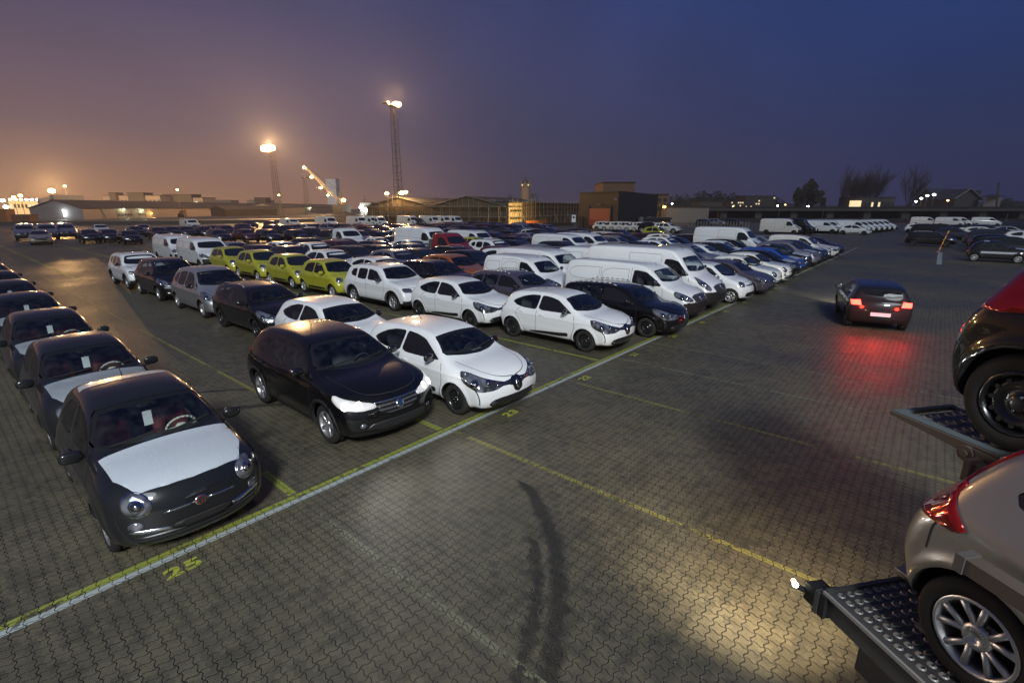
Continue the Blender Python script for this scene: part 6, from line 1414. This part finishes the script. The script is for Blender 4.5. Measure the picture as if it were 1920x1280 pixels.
# rest of the far middle: a loose block between the main block and the hall
far_rows=[]
rr=random.Random(5); cnt=0
words=['front','second','third','fourth','fifth','sixth','seventh','eighth','ninth','tenth','eleventh','twelfth','thirteenth','fourteenth','fifteenth','rear']
for i,yy in enumerate(np.arange(23.5,64,2.7)):
    for j in range(5):
        X=-45.5-j*4.9-(0 if yy>26 else 4); Y=float(yy)
        if yy>44 and j>3: continue
        px,py=proj((X,Y,0))
        if px<640: continue
        kk=rr.choice(FILLK); cc=rr.choice(FILLC+['red','white','graphite','black'])
        place(kk,cc,X+rr.uniform(-.3,.3),Y,rr.uniform(-.03,.03),2,'%s %s in the far middle block, %s file, %s from its near end'%(CNAME[cc],KIND[kk][0],words[i],['first','second','third','fourth','fifth'][j]),'cars in the far middle block'); cnt+=1
# pale small off-roaders in a row before the box building
for i in range(9):
    p=ground(1262-i*14.5,437.5-i*.5); kk='suv' if i%3!=1 else 'crossover'; place(kk,'white_warm' if i!=2 else 'black',p.x-1,p.y,rr.uniform(-.04,.04),2,'%s %s, %s from the right in the row before the box building'%('pale' if i!=2 else 'black',KIND[kk][0],['first','second','third','fourth','fifth','sixth','seventh','eighth','ninth'][i]),'row of pale small cars before the box building')
for i,(px,py,c,k,lb) in enumerate(((1245,449,'yellowish','city','lime city car nose just left of the pale post fence'),(1330,421,'navy','hatch','dim dark hatchback beyond the post fence, left one'),(1352,420,'silver','crossover','dim silver crossover beyond the post fence'),(1385,420,'black','hatch','dim dark hatchback beyond the post fence, right one'))):
    p=ground(px,max(py,424)); place(k,'lime' if c=='yellowish' else c,p.x-1,p.y,0,2,lb,'cars around the post fence')
# white van rows at the back of the lane
for g_,(px,py) in enumerate(((1496,437.5),(1545,437.5),(1604,437))):
    p=ground(px,py)
    for j in range(6):
        place('van','white',p.x+.5*j-.5,p.y+2.5*j,rr.uniform(-.02,.02),2,'white van in the %s back row, %s from its near end'%(['left','middle','right'][g_],ORD[j] if j else 'first'),'rows of white vans at the back of the lane')
p=ground(1600,440); place('hatch','white',p.x+.2,p.y-.4,0,2,'white hatchback side-on in front of the right van row','cars at the back of the lane')
p=ground(1447,446); place('bigvan','white_warm',p.x-1.2,p.y+10,0,2,'cream high-roof van behind the double cab at the lane','cars at the back of the lane')
p=ground(1475,442); place('bigvan','black',p.x-.5,p.y+7,0,2,'black high-roof van beside the cream one','cars at the back of the lane')
# right-hand block: tails towards the lane
RB=[('retro','graphite',1825,490,'black retro mini with white side film, nearest in the right block'),('crossover','darkgrey',1820,462,'grey crossover behind the black retro mini at right'),('estate','black',1711,461,'black estate with silver wheels at the corner of the right block'),
('hatch','white',1702,437,'white hatchback, left end of the right block'),('crossover','black',1716,440,'black crossover beside the white hatchback in the right block'),('hatch','navy',1760,449,'navy hatchback behind the black corner estate'),('hatch','white',1797,448,'white hatchback with red lamp, middle of the right block'),('crossover','white_warm',1812,449,'off-white crossover with red lamp, middle of the right block'),
('hatch','black',1846,452,'black hatchback behind the grey crossover at right'),('hatch','white',1890,459,'white hatchback at the far right edge of the lot'),('hatch','silver',1865,444,'silver hatchback near the far right edge'),('crossover','graphite',1745,440,'graphite crossover behind the navy hatchback'),('hatch','black',1778,440,'black hatchback deep in the right block'),('estate','navy',1830,440,'navy estate deep in the right block'),('mpv','darkgrey',1885,436,'grey family car at the back right'),
('van','white',1716,423.5,'white van at the left back of the right block'),('van','white',1762,424.5,'longer white van at the middle back of the right block'),('van','white',1778,424,'white van overlapping the middle back one'),('van','white',1830,424.5,'white van at the right back of the right block')]
RBO=[]
for (k,c,px,py,lb) in RB:
    p=ground(px,py); L=SP[k]['L']; rear=-SP[k]['ax'][1]; r_,F_=place(k,c,p.x+rear,p.y+.8,rr.uniform(-.02,.02),1 if py>455 else 2,lb,'cars in the right block'); RBO.append(r_)
    if k=='retro': tag(MB().box(-1.0,.9,-.835,-.828,.62,.76).build('side_film',[M['film']],None,loc=(0,0,0)),'x'); o=bpy.data.objects['side_film'];  o.parent=[q for q in COL.objects if q.get('label')==lb][0]; del o['label']
for i in range(12):
    for j in range(4):
        X=4.2+j*4.9+(0.6 if i%3==0 else 0); Y=57.0+i*3.9; q=proj((X,Y,.7))
        if q[0]>1925 or any(math.hypot((o_.location.x-X)/1.6,o_.location.y-Y)<2.3 for o_ in RBO): continue
        kk=rr.choice(FILLK); cc=rr.choice(FILLC+['navy','blue','silver','graphite']); place(kk,cc,X,Y,rr.uniform(-.02,.02),2,'%s %s in the right block, %s row back, %s from the lane'%(CNAME[cc],KIND[kk][0],words[i],['first','second','third','fourth'][j]),'cars in the right block')
# ------------------------------------------------------------------ the two cars on the move, shown at rest
def lit(r,F,heads=True,col=(1,.98,.95),en=900,tail=False):
    for c in list(r.children):
        if c.name.startswith('headlight') and heads and 'ring' not in c.name:
            for q in list(c.children): q.data=q.data.copy(); q.data.materials.clear(); q.data.materials.append(M['glow_xenon'])
            c.data=c.data.copy(); c.data.materials.clear(); c.data.materials.append(M['glow_housing'])
        if c.name.startswith('tail_light') and tail:
            c.data=c.data.copy(); c.data.materials.clear(); c.data.materials.append(M['glow_tail'])
r,F=place('crossover','black',-8.45,4.62,math.radians(-1.5),0,'dark crossover driving out of the lane with both headlights blazing')
r.name='driving_crossover'; lit(r,F)
for s in (1,-1): lamp('headlight_beam','SPOT',(2.02,s*.62,.80),110,(1,.97,.92),r,.15,aim=(12,s*1.0,-.3),spot=95,blend=1.0)
r,F=place('hatch','darkred',-1.45,21.15,math.radians(103),0,'dark red hatchback driving away across the lane with red taillights lit',None)
r.name='driving_hatchback'; set_paint(r,M['graphite']); tag(r,'dark hatchback driving away across the lane with bright red taillights')
for c in list(r.children):
    if c.name.startswith('tail_light'): bpy.data.objects.remove(c)
for s in (1,-1):
    v,t,m_=patch(F,[(.52,.80),(.78,.80),(.80,.93),(.56,.96)],180,.012,.05,0,.015)
    if s<0: v,t=mir(v,t)
    mesh_obj('tail_light',v,t,[M['glow_tail']],r); lamp('tail_glow','POINT',(-2.35,s*.62,.85),26,(1,.03,.015),r,.08)
MB().box(-2.10,-2.075,-.26,.26,.50,.61).build('licence_plate',[M['paper']],r)
lamp('tail_glow','SPOT',(-2.2,0,.9),45,(1,.03,.015),r,.2,aim=(-9,1.5,-.6),spot=100,blend=1)
for s in (1,-1): lamp('headlight_beam','SPOT',(2.0,s*.62,.75),500,(1,.97,.92),r,.1,aim=(12,s*1.0,-.5),spot=60,blend=.8)
# ------------------------------------------------------------------ car transporter at the right edge
TA=math.radians(-38); tt=Vector((math.cos(TA),math.sin(TA),0)); tn=Vector((-math.sin(TA),math.cos(TA),0))
def holes(m,u0,u1,v0,v1,nu,nv,T,th=.03,slot=()):
    """perforated plate: each cell is a ring round an oval hole, with a raised lip"""
    du=(u1-u0)/nu; dv=(v1-v0)/nv; K=12
    for i in range(nu):
        for j in range(nv):
            cu=u0+du*(i+.5); cv=v0+dv*(j+.5); big=j in slot; ru,rv=(du*.20,dv*.42) if big else (du*.27,dv*.24)
            outr=[];inn=[];lip=[];low=[]
            for k in range(K):
                a=2*math.pi*k/K+math.pi/4; c,s=math.cos(a),math.sin(a); f=1/max(abs(c),abs(s)); outr.append(T(cu+du/2*c*f,cv+dv/2*s*f,0)); inn.append(T(cu+ru*c*1.4,cv+rv*s*1.4,0)); lip.append(T(cu+ru*c,cv+rv*s,.007)); low.append(T(cu+ru*c*.9,cv+rv*s*.9,-th))
            b=outr+inn+lip+low; fs=[(k,(k+1)%K,K+(k+1)%K,K+k) for k in range(K)]
            m.add(b,fs,0); m.add(b,[(K+k,K+(k+1)%K,2*K+(k+1)%K,2*K+k) for k in range(K)]+[(2*K+k,2*K+(k+1)%K,3*K+(k+1)%K,3*K+k) for k in range(K)],1)
A=Vector((-.158,3.556,0)); tr=empty('car_transporter',(A.x,A.y,0),TA); tag(tr,'steel rear decks of a car transporter carrying two cars at the right edge','transporter')
pr('deck_steel',(.030,.034,.045),.35,.55,.3); speckle(M['deck_steel'],40,.6,dirt=.5); pr('worn_edge',(.42,.41,.38),.38,.6); speckle(M['worn_edge'],60,.5,dirt=.3); pr('rust',(.075,.050,.036),.75,.2); speckle(M['rust'],30,.4,dirt=.25)
I=lambda u,v,w:(u,v,w)
DZ=1.25
m=MB(); holes(m,0,3.6,.03,.62,52,8,lambda u,v,w:(u,v,DZ+w),slot=(2,5)); m.build('lower_deck',[M['deck_steel'],M['worn_edge']],tr)
m=MB(); m.box(-.01,3.6,-.012,.028,DZ-.16,DZ+.004); m.box(-.02,3.6,-.03,-.012,DZ-.012,DZ+.010,1); m.box(-.03,.0,0,.62,DZ-.12,DZ+.012); m.box(0,3.6,.62,.66,DZ-.16,DZ+.05,0); m.build('deck_frame',[M['deck_steel'],M['worn_edge']],tr)
m=MB(); m.box(-.06,.50,.66,.69,DZ,DZ+.06); m.box(-.06,.50,.60,.69,DZ+.055,DZ+.07,1); m.build('side_lip',[M['deck_steel'],M['worn_edge']],tr)
# outrigger box with the marker lamp
m=MB(); m.box(-.04,.02,-.04,.11,DZ-.19,DZ-.02); m.box(-.16,-.041,-.03,.10,DZ-.175,DZ-.035); m.box(-.065,-.03,-.045,.115,DZ-.195,DZ-.015,1); m.build('lamp_box',[M['black_plastic'],M['deck_steel']],tr)
m=MB(); m.tube((-.16,-.01,DZ-.12),(-.205,-.045,DZ-.115),.020,8); m.build('lamp_stalk',[M['black_plastic']],tr)
m=MB(); v,f=superlump((-.222,-.055,DZ-.11),.020,.020,.018,1); m.add(v,f); m.build('marker_lamp',[M['glow_white']],tr); m=MB(); v,f=superlump((-.250,-.050,DZ-.10),.014,.014,.016,1); m.add(v,f); m.build('marker_lamp_amber',[M['glow_sodium']],tr)
_g=ground(1400,1040)-A; LG=(_g.dot(tt),_g.dot(tn),0)
lamp('marker_light','SPOT',(-.29,-.05,DZ-.08),600,(1,.82,.56),tr,.04,aim=LG,spot=105,blend=1.0)
# chock, chain, under frame
m=MB(); m.box(.35,.42,.30,.42,DZ+.01,DZ+.03); m.build('wheel_chock',[M['worn_edge']],tr)
m=MB(); m.box(.2,3.6,.10,.22,DZ-.45,DZ-.17); m.box(.2,3.6,1.6,1.72,DZ-.45,DZ-.17); m.box(1.5,1.7,.1,1.7,DZ-.42,DZ-.2); m.box(0,3.6,1.45,2.05,DZ-.05,DZ); m.build('under_frame',[M['deck_steel']],tr)
for u in (1.9,3.0):
    td,rd=wheel_meshes(.40,.26,'steel')
    for v,rz in ((.35,math.pi),(1.75,0)): t=bpy.data.objects.new('wheel',td); t.location=(u,v,.40); t.rotation_euler=(0,0,rz); link(t,tr); q=bpy.data.objects.new('rim',rd); link(q,t)
# upper deck
U=Vector((-.047,5.0,0))-A; uu,uv=U.dot(tt),U.dot(tn); UZ=2.17
m=MB(); 
def TU(u,v,w): return (uu+u,uv+v,UZ+w)
holes(m,.12,1.5,.10,.56,11,6,lambda u,v,w:TU(u,v,w),slot=(2,)); m.build('upper_deck',[M['steel_galv'],M['worn_edge']],tr)
m=MB(); m.box(0,.80,0,.085,-.012,.004,0,TU)
m.add([TU(*p) for p in ((0,-.022,-.030),(.80,-.022,-.095),(.80,-.022,-.004),(0,-.022,-.004),(0,-.002,-.030),(.80,-.002,-.095),(.80,-.002,-.004),(0,-.002,-.004))],[(0,1,2,3),(7,6,5,4),(0,4,5,1),(1,5,6,2),(2,6,7,3),(3,7,4,0)],1)
m.box(0,.045,.086,.62,-.03,.004,0,TU); m.box(.05,1.5,.56,.60,-.03,.003,2,TU); m.build('upper_frame',[M['steel_galv'],M['rust'],M['deck_steel']],tr)
m=MB(); m.tube(TU(.62,-.055,-.07),TU(.62,-.02,-.07),.055,14); m.tube(TU(.62,-.07,-.07),TU(.62,-.05,-.07),.025,10,0); m.box(.60,.86,-.045,-.03,-.12,-.02,0,TU); m.box(.72,1.5,-.14,.06,-.20,-.08,0,TU); m.box(.70,.74,-.16,.08,-.22,-.06,0,TU); m.box(.70,1.5,-.10,.10,-.42,-.22,0,TU); m.build('hinge',[M['rust'],M['worn_edge']],tr)
# support arm crossing in front of the lower car's side window
P0=Vector((.345,3.06,2.135))-A; s0,s1=P0.dot(tt),P0.dot(tn)
m=MB(); m.box(s0,s0+1.1,s1,s1+.09,UZ-.12,UZ-.04); m.box(s0-.005,s0+.04,s1-.008,s1+.098,UZ-.128,UZ-.032,1); m.build('support_arm',[M['rust'],M['steel_dark']],tr)
# the cars it carries
def on_deck(kind,col,wc,ang,label,z,tilt=0):
    sp=SP[kind]; y=sp['W']/2-sp.get('ww',.19)/2-.03; t=Vector((math.cos(ang),math.sin(ang),0)); n=Vector((-math.sin(ang),math.cos(ang),0)); c=Vector((wc[0],wc[1],0))+n*y-t*sp['ax'][1]
    r,F=place(kind,col,c.x,c.y,ang,0,label,'cars on the transporter',z=z,tilt=tilt); r.name=KIND[kind][1]; return r,F
on_deck('note','beige_metal',(.565,3.31),TA,'beige hatchback on the lower transporter deck, tail towards the camera',DZ+.008)
on_deck('crossrear','black',(.655,4.67),TA,'black car on the upper transporter deck with a big red tail lamp',UZ+.008)

# ------------------------------------------------------------------ evening haze over the harbour
hz=MB().box(-750,350,-160,760,-1,75).build('haze',[pr('haze_air',(1,1,1))]); hz['kind']='stuff'
_m=M['haze_air']; _m.node_tree.nodes.clear(); _o=nd(_m,'ShaderNodeOutputMaterial'); _v=nd(_m,'ShaderNodeVolumePrincipled'); _v.inputs['Color'].default_value=(.80,.78,.82,1); _v.inputs['Density'].default_value=HAZE; _v.inputs['Anisotropy'].default_value=.35; lk(_m,_v.outputs[0],_o.inputs['Volume'])
for _k,(_r,_F) in PROTO.items():
    if not USED.get(_k): kill(_r)
